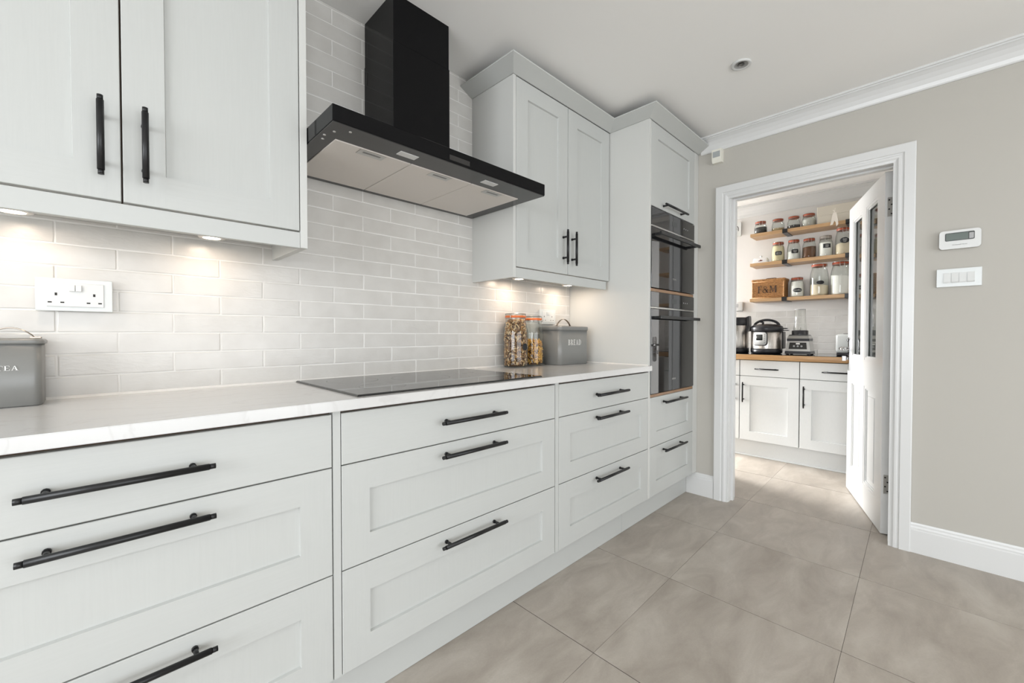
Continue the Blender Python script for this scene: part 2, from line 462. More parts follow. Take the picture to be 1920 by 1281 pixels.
# pantry: walls around the far little room, plus an added shading nib
wall_pantry = shell('wall_pantry_back', 'pantry_paint', (PB, PB+.1, -1.95, 2.1, 0, CEIL))
shell('wall_pantry_right', 'pantry_paint', (XD+.12, PB, -1.95, -1.85, 0, CEIL))
shell('wall_pantry_left', 'pantry_paint', (XD+.12, 3.5, 2.0, 2.1, 0, CEIL), (4.6, PB, 2.0, 2.1, 0, CEIL), (3.5, 4.6, 2.0, 2.1, 2.1, CEIL))
shell('pantry_shade_nib', 'pantry_paint', (XD+.121, 3.5, -.31, 2.0, 0, CEIL))  # unseen nib, added to block daylight and draw the floor's shade edge
g = MB()
for x in (3.5, 4.55): g.box(x, x+.05, 2.02, 2.08, 0, 2.1)
g.box(3.5, 4.6, 2.02, 2.08, 0, .05).box(3.5, 4.6, 2.02, 2.08, 2.05, 2.1)
struct(g.build('window_3', 'window_frame'))

# floor tiles: 600 mm porcelain squares, each its own piece
P = 0.6095
def ft_mesh():
    s = P-.0028; sh = .018*s
    mb = MB()
    b = .0008
    v = [(0, 0, -.006), (s, sh, -.006), (s, sh+s, -.006), (0, s, -.006), (b, b, 0), (s-b, sh+b, 0), (s-b, sh+s-b, 0), (b, s-b, 0)]
    mb.add(v, [(4, 5, 6, 7), (0, 1, 5, 4), (1, 2, 6, 5), (2, 3, 7, 6), (3, 0, 4, 7)])
    mb.add([(0, 0, -.006), (s, sh, -.006), (s, sh+s, -.006), (0, s, -.006)], [(3, 2, 1, 0)])
    return mb
ftile = None
for i in range(-6, 6):
    x = 1.191+.0011+i*P
    for j in range(-7, 5):
        y = -.882+.018*(x-1.191)+.0011+j*(P-.003)
        if x > PB-.02 or y > 2.0 or (y > .1 and x < 2.8): continue
        if ftile is None:
            ftile = ft_mesh().build('floor_tile', 'floor_tile', floor)
            ftile.location = (x, y, 0)
        else:
            copy_part(ftile, floor, (x, y, 0))

# glazed brick tiles on the kitchen wall: wavy edges, slightly uneven faces
TW, TH = .2500, .06085
def tile_mesh(wd, ht, seed, axis='y'):
    rnd = random.Random(seed)
    e = .0022
    m = max(1, int(4*wd/TW))
    us_ = [0, e]+[e+(wd-2*e)*i/(m+1) for i in range(1, m+1)]+[wd-e, wd]
    zs_ = [0, e, ht*.5, ht-e, ht]
    nx, nz = len(us_)-1, 4
    a = rnd.uniform(0, 6); tx = rnd.uniform(-.0006, .0006); tz = rnd.uniform(-.0005, .0005)
    v = []; f = []
    for k in range(nz+1):
        for i in range(nx+1):
            u, q = us_[i], zs_[k]
            if k in (0, nz): q += rnd.uniform(-.0008, .0008)
            if i in (0, nx): u += rnd.uniform(-.0006, .0006)
            if 0 < k < nz and 0 < i < nx: d = .0078+tx*(i/nx-.5)+tz*(k/nz-.5)+.0003*math.sin(a+u*40)+rnd.uniform(-.00015, .00015)
            else: d = .0073
            v.append((u, q, d))
    fe = []
    for k in range(nz):
        for i in range(nx):
            b = k*(nx+1)+i
            (f if 0 < k < nz-1 and 0 < i < nx-1 else fe).append((b, b+1, b+nx+2, b+nx+1))
    per = [i for i in range(nx+1)]+[k*(nx+1)+nx for k in range(1, nz+1)]+[nz*(nx+1)+i for i in range(nx-1, -1, -1)]+[k*(nx+1) for k in range(nz-1, 0, -1)]
    w_ = [v[i] for i in per]+[(v[i][0], v[i][1], 0) for i in per]
    c_ = len(per)
    fs = [(t_, c_+t_, c_+(t_+1) % c_, (t_+1) % c_) for t_ in range(c_)]
    mp_ = (lambda p: (p[0], -p[2], p[1])) if axis == 'y' else (lambda p: (-p[2], -p[0], p[1]))
    mb = MB()
    mb.add([mp_(p) for p in v], f, 0, True)
    mb.add([mp_(p) for p in v], fe, 0, False)
    mb.add([mp_(p) for p in w_], fs, 0, False)
    return mb
JG = .0042
cache = {}
def put_tile(parent, axis, u0, u1, z0, z1, base):
    wd = u1-u0; ht = z1-z0
    key = (axis, round(wd, 3), round(ht, 3), random.randrange(9) if wd > .2 else 0)
    if axis == 'y': loc = (u0, base, z0)
    else: loc = (base, -u0, z0)
    if key not in cache:
        o = tile_mesh(wd, ht, len(cache)+11, axis).build('wall_tile', 'wall_tile', parent, world=False, fix=False)
        o.location = loc; cache[key] = o
    else:
        copy_part(cache[key], parent, loc)
row = 0
z = .9135
while z < CEIL-.002:
    z1 = min(z+TH-JG, CEIL-.001)
    off = .672 if row % 2 == 1 else .545
    k = -5
    while True:
        u0 = off+k*TW; u1 = u0+TW-JG
        k += 1
        if u0 > 2.2: break
        u0 = max(u0, -.42); u1 = min(u1, 2.2025)
        if u1-u0 < .01: continue
        if z > 1.43 and (u1 < .46 or u0 > 1.39): continue
        if z > 1.43:
            u0 = max(u0, .30); u1 = min(u1, 1.50)
        if u1-u0 < .01: continue
        put_tile(wall_kitchen, 'y', u0, u1, z, z1, .0066)
    z += TH; row += 1
# pantry splashback
row = 0
z = 1.318-TH
while z > .86:
    k = -1
    while k < 7:
        u0 = .20+(.125 if row % 2 else 0)+(k-1)*TW; u1 = u0+TW-JG
        k += 1
        u0 = max(u0, .08); u1 = min(u1, 1.62)
        if u1-u0 < .02: continue
        put_tile(wall_pantry, 'x', u0, u1, max(z, .9165), z+TH-JG, PB+.0066)
    z -= TH; row += 1

# coving on the doorway wall and in the pantry
def cove(name, path, fn):
    prof = [(0, -.092), (.006, -.092), (.010, -.086), (.014, -.070), (.024, -.050), (.038, -.032), (.052, -.021), (.060, -.017), (.060, -.012), (.067, -.010), (.067, 0), (0, 0)]
    return struct(MB().prism(prof, fn, path[0], path[1]).build(name, 'white_trim'))
cove('trim_1', (-4.995, -.575), lambda u, v, t: (XD-u, t, CEIL+v))
cove('trim_2', (-1.845, 1.995), lambda u, v, t: (PB-u, t, CEIL+v*1.25))
# skirting
def skirt(name, y0, y1):
    prof = [(0, 0), (.018, 0), (.018, .112), (.015, .118), (.015, .124), (.012, .132), (.007, .138), (.005, .147), (0, .147)]
    return struct(MB().prism(prof, lambda u, v, t: (XD-u, t, v), y0, y1).build(name, 'white_trim'))
skirt('baseboard_doorway', -4.99, -1.6165)
skirt('baseboard_corner', -.672, -.4935)
# architrave round the doorway: moulded profile mitred at the corners
def casing():
    prof = [(0, 0), (0, .020), (.004, .0225), (.042, .0225), (.046, .017), (.050, .0165), (.056, .020), (.064, .0195), (.072, .014), (.078, .0125), (.084, .0125), (.084, 0)]
    yl, yr, zt = -.674, -1.617, 2.046     # outer edges
    mb = MB(); n = len(prof)
    v = []
    for st in range(4):
        for u, h in prof:
            if st == 0: v.append((XD-h, yl-u, 0))
            if st == 1: v.append((XD-h, yl-u, zt-u))
            if st == 2: v.append((XD-h, yr+u, zt-u))
            if st == 3: v.append((XD-h, yr+u, 0))
    for st in range(3):
        mb.add(v, [(st*n+i, st*n+(i+1) % n, (st+1)*n+(i+1) % n, (st+1)*n+i) for i in range(n)])
    mb.add(v, [tuple(range(n)), tuple(range(4*n-1, 3*n-1, -1))])
    return mb
struct(casing().build('trim_3', 'white_trim'))
# door lining with stops
g = MB()
g.box(XD-.001, XD+.121, -.762, -.7455, 0, 1.984).box(XD-.001, XD+.121, -1.555, -1.5385, 0, 1.984).box(XD-.001, XD+.121, -1.5385, -.762, 1.968, 1.984)
g.box(XD+.045, XD+.072, -.774, -.762, 0, 1.968).box(XD+.045, XD+.072, -1.5385, -1.529, 0, 1.968).box(XD+.045, XD+.072, -1.529, -.774, 1.956, 1.968)
struct(g.build('trim_4', 'white_trim'))

# ------------------------------------------------------------------ the half-glazed door, standing open into the pantry
DW, DH, DT = .79, 1.955, .040
door = bpy.data.objects.new('door_1', None); COL.objects.link(door); struct(door)
door.location = (3.013, -1.495, .007); door.rotation_euler = (0, 0, math.atan2(.295, .956))
def B(mb, u0, u1, z0, z1, y0=-DT, y1=0.0, bev=0): return mb.box(u0, u1, y0, y1, z0, z1, 0, bev)
us = [(.125, .365), (.455, .695)]; zl = (.16, .765); zu = (.925, 1.862)
mb = MB()
B(mb, 0, us[0][0], 0, DH); B(mb, us[1][1], DW, 0, DH); B(mb, us[0][0], us[1][1], 0, zl[0])
B(mb, us[0][0], us[1][1], zl[1], zu[0]); B(mb, us[0][0], us[1][1], zu[1], DH)
B(mb, us[0][1], us[1][0], zl[0], zl[1]); B(mb, us[0][1], us[1][0], zu[0], zu[1])
mb.build('door_leaf', 'white_trim', door, world=False)
for u0, u1 in us:
    for (z0, z1), gl in ((zl, False), (zu, True)):
        # stepped bead moulding on both faces
        m = MB()
        for ys, ye in ((-.002, -.014), (-DT+.002, -DT+.014)):
            for (a, b, c, d) in ((u0, u0+.016, z0, z1), (u1-.016, u1, z0, z1), (u0+.016, u1-.016, z0, z0+.016), (u0+.016, u1-.016, z1-.016, z1)):
                m.box(a, b, ys, ye, c, d)
            for (a, b, c, d) in ((u0+.016, u0+.024, z0+.016, z1-.016), (u1-.024, u1-.016, z0+.016, z1-.016), (u0+.024, u1-.024, z0+.016, z0+.024), (u0+.024, u1-.024, z1-.024, z1-.016)):
                m.box(a, b, ys+(-.005 if ys > -.02 else .005), ye, c, d)
        m.build('bead_moulding', 'white_trim', door, world=False)
        if gl:
            MB().box(u0+.004, u1-.004, -.022, -.018, z0+.004, z1-.004).build('glass_pane', 'pane_glass', door, world=False)
        else:
            m = MB().box(u0, u1, -.028, -.013, z0, z1)
            mo = m.build('door_panel', 'white_trim', door, world=False)
            MB().box(u0+.055, u1-.055, -.014, -.008, z0+.055, z1-.055, 0, .005).build('raised_field', 'white_trim', mo, world=False)
for zc in (.27, 1.765):
    h = MB().box(-.0018, .0, -.034, -.010, zc-.051, zc+.051).build('hinge', 'steel', door, world=False)
    for k, dz in enumerate((-.037, -.012, .012, .037)):
        yy = -.017 if k % 2 else -.027
        MB().cyl((-.0017, yy, zc+dz), (-.0026, yy, zc+dz), .0042, 8).build('screw', 'black_satin', h, world=False)
hp = MB()
def rr(w2, h2, r, n=6):
    p = []
    for cx, cy, a in ((w2-r, h2-r, 0), (-w2+r, h2-r, PI/2), (-w2+r, -h2+r, PI), (w2-r, -h2+r, 1.5*PI)):
        for i in range(n+1): p.append((cx+r*math.cos(a+PI/2*i/n), cy+r*math.sin(a+PI/2*i/n)))
    return p
hp.prism(rr(.021, .118, .020), lambda u, v, t: (.735+u, t, .945+v), 0, .007)
hpo = hp.build('handle_plate', 'chrome', door, world=False)
MB().cyl((.735, .006, .985), (.735, .05, .985), .010, 12).tube([(.735, .048, .985), (.72, .056, .985), (.68, .058, .985), (.63, .056, .982)], .0095, 10).build('lever', 'chrome', hpo, world=False)
MB().cyl((.735, .006, .915), (.735, .02, .915), .011, 12).box(.731, .739, .02, .044, .898, .932, 0, .002).build('thumb_turn', 'chrome', hpo, world=False)

# ------------------------------------------------------------------ cabinet fronts and handles
def kmap(yf): return lambda u, v, d: (u, yf+d, v)          # kitchen fronts face -Y (d into the cabinet)
def pmap(xf): return lambda u, v, d: (xf+d, -u, v)         # pantry fronts face -X, u = -y
def front(name, fn, u0, u1, v0, v1, parent, mats, frame=.080, shaker=True, th=.021, rec=.0088, matp=None):
    """a cabinet front; shaker fronts get a frame mesh plus a recessed panel child. mats=(horizontal grain, vertical grain)"""
    c = .0014
    mb = MB()
    def quad(pts, mi): mb.add([fn(*p) for p in pts], [(0, 1, 2, 3)], mi)
    o = [(u0, v0), (u1, v0), (u1, v1), (u0, v1)]
    i_ = [(u0+c, v0+c), (u1-c, v0+c), (u1-c, v1-c), (u0+c, v1-c)]
    for k in range(4):
        a, b = o[k], o[(k+1) % 4]; p, q = i_[k], i_[(k+1) % 4]
        quad([(*a, th), (*b, th), (*b, c), (*a, c)], 1)
        quad([(*a, c), (*b, c), (*q, 0), (*p, 0)], 1)
    quad([(*o[3], th), (*o[2], th), (*o[1], th), (*o[0], th)], 1)
    if not shaker:
        quad([(*p, 0) for p in i_], 0)
        return mb.build(name, mats, parent, fix=False)
    a0, a1, b0, b1 = u0+frame, u1-frame, v0+frame, v1-frame
    s = .0022
    quad([(u0+c, v0+c, 0), (a0, v0+c, 0), (a0, v1-c, 0), (u0+c, v1-c, 0)], 1)
    quad([(a1, v0+c, 0), (u1-c, v0+c, 0), (u1-c, v1-c, 0), (a1, v1-c, 0)], 1)
    quad([(a0, v0+c, 0), (a1, v0+c, 0), (a1, b0, 0), (a0, b0, 0)], 0)
    quad([(a0, b1, 0), (a1, b1, 0), (a1, v1-c, 0), (a0, v1-c, 0)], 0)
    inn = [(a0, b0), (a1, b0), (a1, b1), (a0, b1)]
    dn = [(a0+s, b0+s), (a1-s, b0+s), (a1-s, b1-s), (a0+s, b1-s)]
    for k in range(4):
        p, q = inn[k], inn[(k+1) % 4]; r, t = dn[k], dn[(k+1) % 4]
        quad([(*p, 0), (*q, 0), (*t, rec+.001), (*r, rec+.001)], k % 2)
    d = mb.build(name, mats, parent, fix=False)
    pm = MB()
    e = [(a0+s*.5, b0+s*.5), (a1-s*.5, b0+s*.5), (a1-s*.5, b1-s*.5), (a0+s*.5, b1-s*.5)]
    pm.add([fn(*p, rec) for p in e]+[fn(*p, th-.004) for p in e], [(0, 1, 2, 3), (7, 6, 5, 4), (0, 4, 5, 1), (1, 5, 6, 2), (2, 6, 7, 3), (3, 7, 4, 0)])
    pm.build('panel', matp or mats[1], d)
    return d
def bar_handle(fn, u0, v0, u1, v1, parent, out=.034, r=.0068, inset=.036):
    """knurled bar on two posts, fn maps (u,v,depth)"""
    L_ = math.hypot(u1-u0, v1-v0); du, dv = (u1-u0)/L_, (v1-v0)/L_
    P_ = lambda t, d: fn(u0+du*t, v0+dv*t, d)
    mb = MB()
    mb.cyl(P_(.011, -out), P_(L_-.011, -out), r, 14)
    for a, b in ((0, .011), (L_-.011, L_)): mb.cyl(P_(a, -out), P_(b, -out), r*.84, 12)
    for t in (inset, L_-inset):
        mb.cyl(P_(t, 0.0), P_(t, -out), r*.72, 10)
        mb.cyl(P_(t, 0.0), P_(t, -.006), r*.95, 10)
    return mb.build('handle', 'black_handle', parent)

# ------------------------------------------------------------------ base cabinets of the kitchen run
ZT, Z12, Z23, ZB = .874, .731, .440, .153
G = .0016
KM = ('paint_h', 'paint_v')
def base_unit(x0, x1, label, post):
    t = thing('base_cabinet', label, 'cabinet', ((x0+x1)/2, YF+.28, .15), group='drawer cabinets under the white worktop')
    box_obj('carcass', 'carcass_edge', t, x0, x1, YF+.0225, -.02, ZB+.002, .883)
    fn = kmap(YF)
    for k, (a, b) in enumerate(((Z12+G, ZT), (Z23+G, Z12-G), (ZB, Z23-G))):
        d = front('drawer', fn, x0+.0015, x1-.0015, a, b, t, KM, shaker=k > 0)
        xc = (x0+x1)/2; zz = (.8035, .6940, .4015)[k]
        hx = {'a': .036, 'b': .9195, 'c': 1.795}[label_key[label]]
        bar_handle(fn, hx-.1425, zz, hx+.1425, zz, d)
    if post: box_obj('filler_post', 'paint_v', t, post[0], post[1], YF+.0006, -.02, ZB-.001, .8835)
    return t
label_key = {'wide drawer cabinet at floor level, standing below the grey tea caddy': 'a',
             'wide drawer cabinet directly under the black hob': 'b',
             'three-drawer cabinet under the bread bin, beside the tall oven housing': 'c'}
lk = list(label_key)
base_unit(-.371, .4425, lk[0], (.4437, .4643))
base_unit(.4655, 1.3790, lk[1], (1.3802, 1.4032))
base_unit(1.4043, 2.2030, lk[2], None)
# plinth: two lengths with a joint
t = thing('plinth', 'pale painted kickboard running along the tiled floor under the kitchen drawers', 'plinth', (1.2, -.485, 0))
box_obj('board', 'paint', t, -.38, 2.028, -.493, -.475, 0.0005, .152, 0, .001)
box_obj('board', 'paint', t, 2.030, 2.877, -.493, -.475, 0.0005, .152, 0, .001)
# worktop
pts = [(-.42, .0), (2.2036, .0), (2.2036, -.557), (2.2085, -.557), (2.2085, -.577), (-.42, -.577)]
bm = bmesh.new()
vs_ = [bm.verts.new((x, y, .884)) for x, y in pts]
fc = bm.faces.new(vs_)
ex = bmesh.ops.extrude_face_region(bm, geom=[fc])
bmesh.ops.translate(bm, verts=[e for e in ex['geom'] if isinstance(e, bmesh.types.BMVert)], vec=(0, 0, WT-.884))
bmesh.ops.bevel(bm, geom=bm.edges[:], offset=.0016, segments=2, affect='EDGES')
mb = MB(); mb.frombm(bm); bm.free()
wk = mb.build('worktop', 'quartz')
tag(wk, 'white quartz worktop with faint veins running the length of the kitchen', 'worktop')
# silicone bead where the worktop meets wall and tall unit
mb = MB().prism([(0, 0), (.007, 0), (0, .007)], lambda u, v, s: (s, -.002-u, WT-.0002+v), -.42, 2.2)
mb.prism([(0, 0), (.006, 0), (0, .006)], lambda u, v, s: (2.2036-u, s, WT-.0002+v), -.556, -.002)
sb = mb.build('sealant_bead', 'grout_wall', wk)

# ------------------------------------------------------------------ induction hob
t = thing('induction_hob', 'flat black glass induction hob set in the white worktop', 'hob', (.912, -.285, WT))
mb = MB()
bm = bmesh.new(); bmesh.ops.create_cube(bm, size=1)
for q in bm.verts: q.co = Vector((.912+q.co.x*.79, -.288+q.co.y*.515, WT+.0029+q.co.z*.0054))
top = [e for e in bm.edges if all(v_.co.z > WT+.003 for v_ in e.verts)]
bmesh.ops.bevel(bm, geom=top, offset=.0035, segments=1, affect='EDGES')
mb.frombm(bm); bm.free()
mb.build('glass_top', 'hob_glass', t)
zh = WT+.0058
for cx, cy, r in ((.67, -.17, .09), (.67, -.40, .075), (.912, -.25, .115), (1.15, -.17, .075), (1.15, -.40, .09)):
    pts = []
    m = MB(); n = 40
    for i in range(n):
        a0, a1 = 2*PI*i/n, 2*PI*(i+1)/n
        m.add([(cx+r*math.cos(a0), cy+r*math.sin(a0), zh), (cx+r*math.cos(a1), cy+r*math.sin(a1), zh), (cx+(r-.0012)*math.cos(a1), cy+(r-.0012)*math.sin(a1), zh), (cx+(r-.0012)*math.cos(a0), cy+(r-.0012)*math.sin(a0), zh)], [(0, 1, 2, 3)])
    m.build('zone_marking', 'steel_dark', t)

# ------------------------------------------------------------------ wall cabinets
def wall_unit(label, xs, endp, hx, panel_side, pel):
    x0, xm, x1 = xs
    t = thing('wall_cabinet', label, 'cabinet', ((x0+x1)/2, 0, 1.356), group=None)
    box_obj('carcass', 'carcass_edge', t, x0, x1, YU+.0225, -.002, 1.409, 2.298)
    box_obj('carcass_base', 'panel_white', t, x0, x1, YU+.024, -.002, 1.4075, 1.4088)
    fn = kmap(YU)
    d = front('door', fn, x0+.0015, xm-.0018, 1.4095, 2.2955, t, KM)
    bar_handle(fn, hx[0], 1.457, hx[0], 1.638, d, out=.033)
    d = front('door', fn, xm+.0018, x1-.0015, 1.4095, 2.2955, t, KM)
    bar_handle(fn, hx[1], 1.457, hx[1], 1.638, d, out=.033)
    box_obj('end_panel', 'panel_white', t, endp[0], endp[1], YU+.0002, -.001, 1.3575, 2.2985, 0, .0008)
    box_obj('pelmet', 'paint', t, pel[0], pel[1], YU+.0006, YU+.018, 1.3565, 1.4045, 0, .0008)
    return t
wall_unit('wide wall cabinet above the tea caddy and the glass-plate double socket', (-.355, .046, .4485), (.4495, .4705), (.0095, .0875), 'r', (-.355, .4485))
wall_unit('wall cabinet between the black cooker hood and the tall oven housing', (1.399, 1.7945, 2.1985), (1.3808, 1.3985), (1.752, 1.828), 'l', (1.399, 2.166))
# cornice over the right-hand cabinets, mitred round the steps
def cornice(name, path, label, ends_open=True):
    prof = [(0, 2.2985), (.004, 2.2985), (.075, 2.3315), (.076, 2.3365), (.066, 2.3365), (.0, 2.312)]
    mb = MB(); n = len(prof); v = []
    for k, (x, y, ox, oy) in enumerate(path):
        for u, z_ in prof: v.append((x+ox*u, y+oy*u, z_))
    for k in range(len(path)-1):
        mb.add(v, [(k*n+i, k*n+(i+1) % n, (k+1)*n+(i+1) % n, (k+1)*n+i) for i in range(n)])
    mb.add(v, [tuple(range(n)), tuple(range(len(v)-1, len(v)-n-1, -1))])
    o = mb.build(name, 'paint')
    return tag(o, label, 'cornice')
cornice('cabinet_cornice', [(1.3808, -.001, -1, 0), (1.3808, YU, -1, -1), (2.204, YU, -1, -1), (2.204, YF, -1, -1), (XD-.002, YF, 0, -1)],
        'pale flared cornice stepping along the tops of the wall cabinet and oven housing')

# ------------------------------------------------------------------ tall housing with two ovens
t = thing('tall_cabinet', 'tall pale oven housing with drawers below and a cupboard door above', 'cabinet', (2.54, -.28, 0))
box_obj('side_panel', 'panel_white', t, 2.2040, 2.2262, YF+.0002, -.001, ZB-.0005, 2.2985, 0, .0008)
box_obj('side_panel', 'panel_white', t, 2.8290, 2.8945, YF+.0002, -.30, ZB-.001, 2.2985, 0, .0008)
box_obj('carcass', 'carcass_edge', t, 2.2266, 2.8285, YF+.045, -.03, ZB, 2.297)
for z0, z1 in ((.7275, .7425), (1.3365, 1.3535)):
    box_obj('oak_shelf_edge', 'oak_trim', t, 2.2266, 2.8282, YF+.003, YF+.05, z0, z1)
fn = kmap(YF)
for (a, b), zz in (((Z23+G, .7255), .690), ((ZB, Z23-G), .404)):
    d = front('drawer', fn, 2.2275, 2.8270, a, b, t, KM)
    bar_handle(fn, 2.356, zz, 2.662, zz, d)
d = front('door', fn, 2.2275, 2.8270, 1.8215, 2.2965, t, KM)
bar_handle(fn, 2.341, 1.845, 2.654, 1.845, d)

def oven(label, z0, z1, zc, zhandle, extra):
    x0, x1, yf = 2.2272, 2.8245, YF-.0035
    t = thing('built_in_oven', label, 'oven', ((x0+x1)/2, YF+.2, z0), group=None)
    box_obj('body', 'black_satin', t, x0+.012, x1-.012, YF+.0152, YF+.0445, z0+.003, z1-.002)
    c = box_obj('control_panel', 'oven_glass', t, x0, x1, yf, YF+.014, zc+.0055, z1-.0015, 0, .001)
    d = box_obj('door', 'oven_glass', t, x0, x1, yf, YF+.014, z0+.003, zc-.0055, 0, .001)
    box_obj('steel_strip', 'steel', t, x0, x1, yf-.001, YF+.012, zc-.0040, zc+.0045)
    h = MB().box(2.246, 2.806, yf-.050, yf-.038, zhandle-.009, zhandle+.009, 0, .0015)
    for x in (2.275, 2.777): h.box(x-.008, x+.008, yf-.040, yf+.0005, zhandle-.007, zhandle+.007)
    h.build('handle', 'black_handle', d)
    sans_text('SIEMENS', .014, lambda u, v, w_: (2.525+u, yf-.0006-w_, z0+.072+v), 0).build('logo', 'steel', d)
    # display and touch keys
    box_obj('display', 'lcd_dark', c, 2.49, 2.56, yf-.0005, yf+.002, (zc+z1)/2-.012, (zc+z1)/2+.016)
    for k in range(3):
        m = MB().cyl((2.66+k*.028, yf-.0006, (zc+z1)/2), (2.66+k*.028, yf+.001, (zc+z1)/2), .004, 10)
        m.build('touch_key', 'print_grey', c)
    return t
oven('compact black glass oven, the higher of the two in the tall housing', 1.3545, 1.8145, 1.7075, 1.662, 0)
oven('full-height black glass oven, the lower of the two in the tall housing', .7440, 1.3355, 1.2425, 1.187, 0)

# ------------------------------------------------------------------ cooker hood
t = thing('cooker_hood', 'black chimney cooker hood over the hob on the tiled wall', 'cooker hood', (.9235, -.25, 1.685))
hx0, hx1 = .4722, 1.3770
c = MB().box(hx0, hx1, -.498, -.002, 1.688, 1.7355, 0, .0012).build('canopy', 'black_gloss', t)
box_obj('underside', 'hood_under', c, hx0+.002, hx1-.002, -.496, -.003, 1.6852, 1.6885)
xs = [.520, .783, 1.053, 1.318]
for k in range(3):
    f = box_obj('grease_filter', 'filter_mesh', t, xs[k]+.0012, xs[k+1]-.0012, -.395, -.034, 1.6822, 1.6862, 0, .001)
    cx = (.648, .918, 1.183)[k]
    lt = MB().box(cx-.045, cx+.045, -.392, -.352, 1.6806, 1.6826, 0, .0008).build('latch', 'steel', f)
    box_obj('latch_slot', 'steel_dark', f, cx-.030, cx+.030, -.380, -.370, 1.6801, 1.6812)
for cx in (.740, 1.103):
    box_obj('lamp_lens', 'white_plastic', t, cx-.034, cx+.034, -.462, -.430, 1.6835, 1.6865, 0, .0008)
s = MB().box(.873, .962, -.4992, -.4975, 1.6955, 1.7130)
s.build('control_slot', 'carcass_dark', c)
for cx, cy in ((.487, -.40), (.493, -.37), (.50, -.44), (.535, -.47)):
    MB().cyl((cx, cy, 1.686), (cx, cy, 1.6838), .0045, 8).build('screw', 'steel', c)
MB().box(.8025, 1.0625, -.241, -.002, 1.7345, 2.200, 0, .001).build('chimney_lower', 'black_gloss', t)
MB().box(.8045, 1.0605, -.2395, -.002, 2.200, CEIL+.001, 0, .001).build('chimney_upper', 'black_gloss', t)

# ------------------------------------------------------------------ under-cabinet spotlights
def puck(x, label, e=.46):
    y, zb = -.112, 1.3855
    t = thing('under_cabinet_light', label, 'light', (x, y, zb), group='lit spotlights beneath the wall cabinets')
    MB().lathe([(.0235, 0), (.034, .0), (.036, .003), (.036, .0222), (0.001, .0222)], 28, c=(x, y, zb)).build('rim', 'steel', t)
    MB().lathe([(.001, .0015), (.0235, .0015), (.0235, .004), (.001, .004)], 24, c=(x, y, zb)).build('lens', 'led', t)
    l = bpy.data.lights.new('spot_glow', 'AREA'); l.shape = 'DISK'; l.size = .044; l.energy = e; l.color = (1.0, .80, .62)
    o = bpy.data.objects.new('spot_glow', l); COL.objects.link(o); o.parent = t; o.location = (0, 0, -.0005)
puck(-.144, 'lit round spotlight under the wall cabinet, above the tea caddy', .20)
puck(.253, 'lit round spotlight under the wall cabinet, to the right of the glass-plate socket', .24)
puck(1.613, 'lit round spotlight under the wall cabinet, above the tall pasta jar')
puck(2.040, 'lit round spotlight under the wall cabinet, above the bread bin')

# ------------------------------------------------------------------ double sockets
def socket(label, x0, mats):
    x1, z0, z1 = x0+.148, 1.1525, 1.2415
    t = thing('double_socket', label, 'socket', ((x0+x1)/2, -.003, (z0+z1)/2))
    box_obj('backing', 'white_plastic', t, x0+.006, x1-.006, -.0135, -.0005, z0+.006, z1-.006)
    pl = box_obj('plate', mats, t, x0, x1, -.0185, -.0135, z0, z1, 0, .0012)
    ins = box_obj('insert', 'white_plastic', t, x0+.020, x1-.018, -.0205, -.0183, z0+.012, z1-.012, 0, .001)
    xc = (x0+x1)/2
    for s in (-1, 1):
        MB().box(xc+s*.0065-.006, xc+s*.0065+.006, -.0245, -.0204, z0+.054, z0+.072, 0, .0012).build('rocker', 'white_plastic', ins)
        c = xc+s*.0365
        for dx, dz, hw, hh in ((0, .0455, .0024, .0038), (-.0115, .0235, .0037, .0018), (.0115, .0235, .0037, .0018)):
            MB().box(c+dx-hw, c+dx+hw, -.0207, -.0190, z0+dz-hh, z0+dz+hh).build('pin_hole', 'carcass_dark', ins)
socket('white glass-plate double socket on the tiles beside the tea caddy', -.1165, 'white_gloss')
socket('white double socket partly hidden behind the bread bin', 1.889, 'white_gloss')

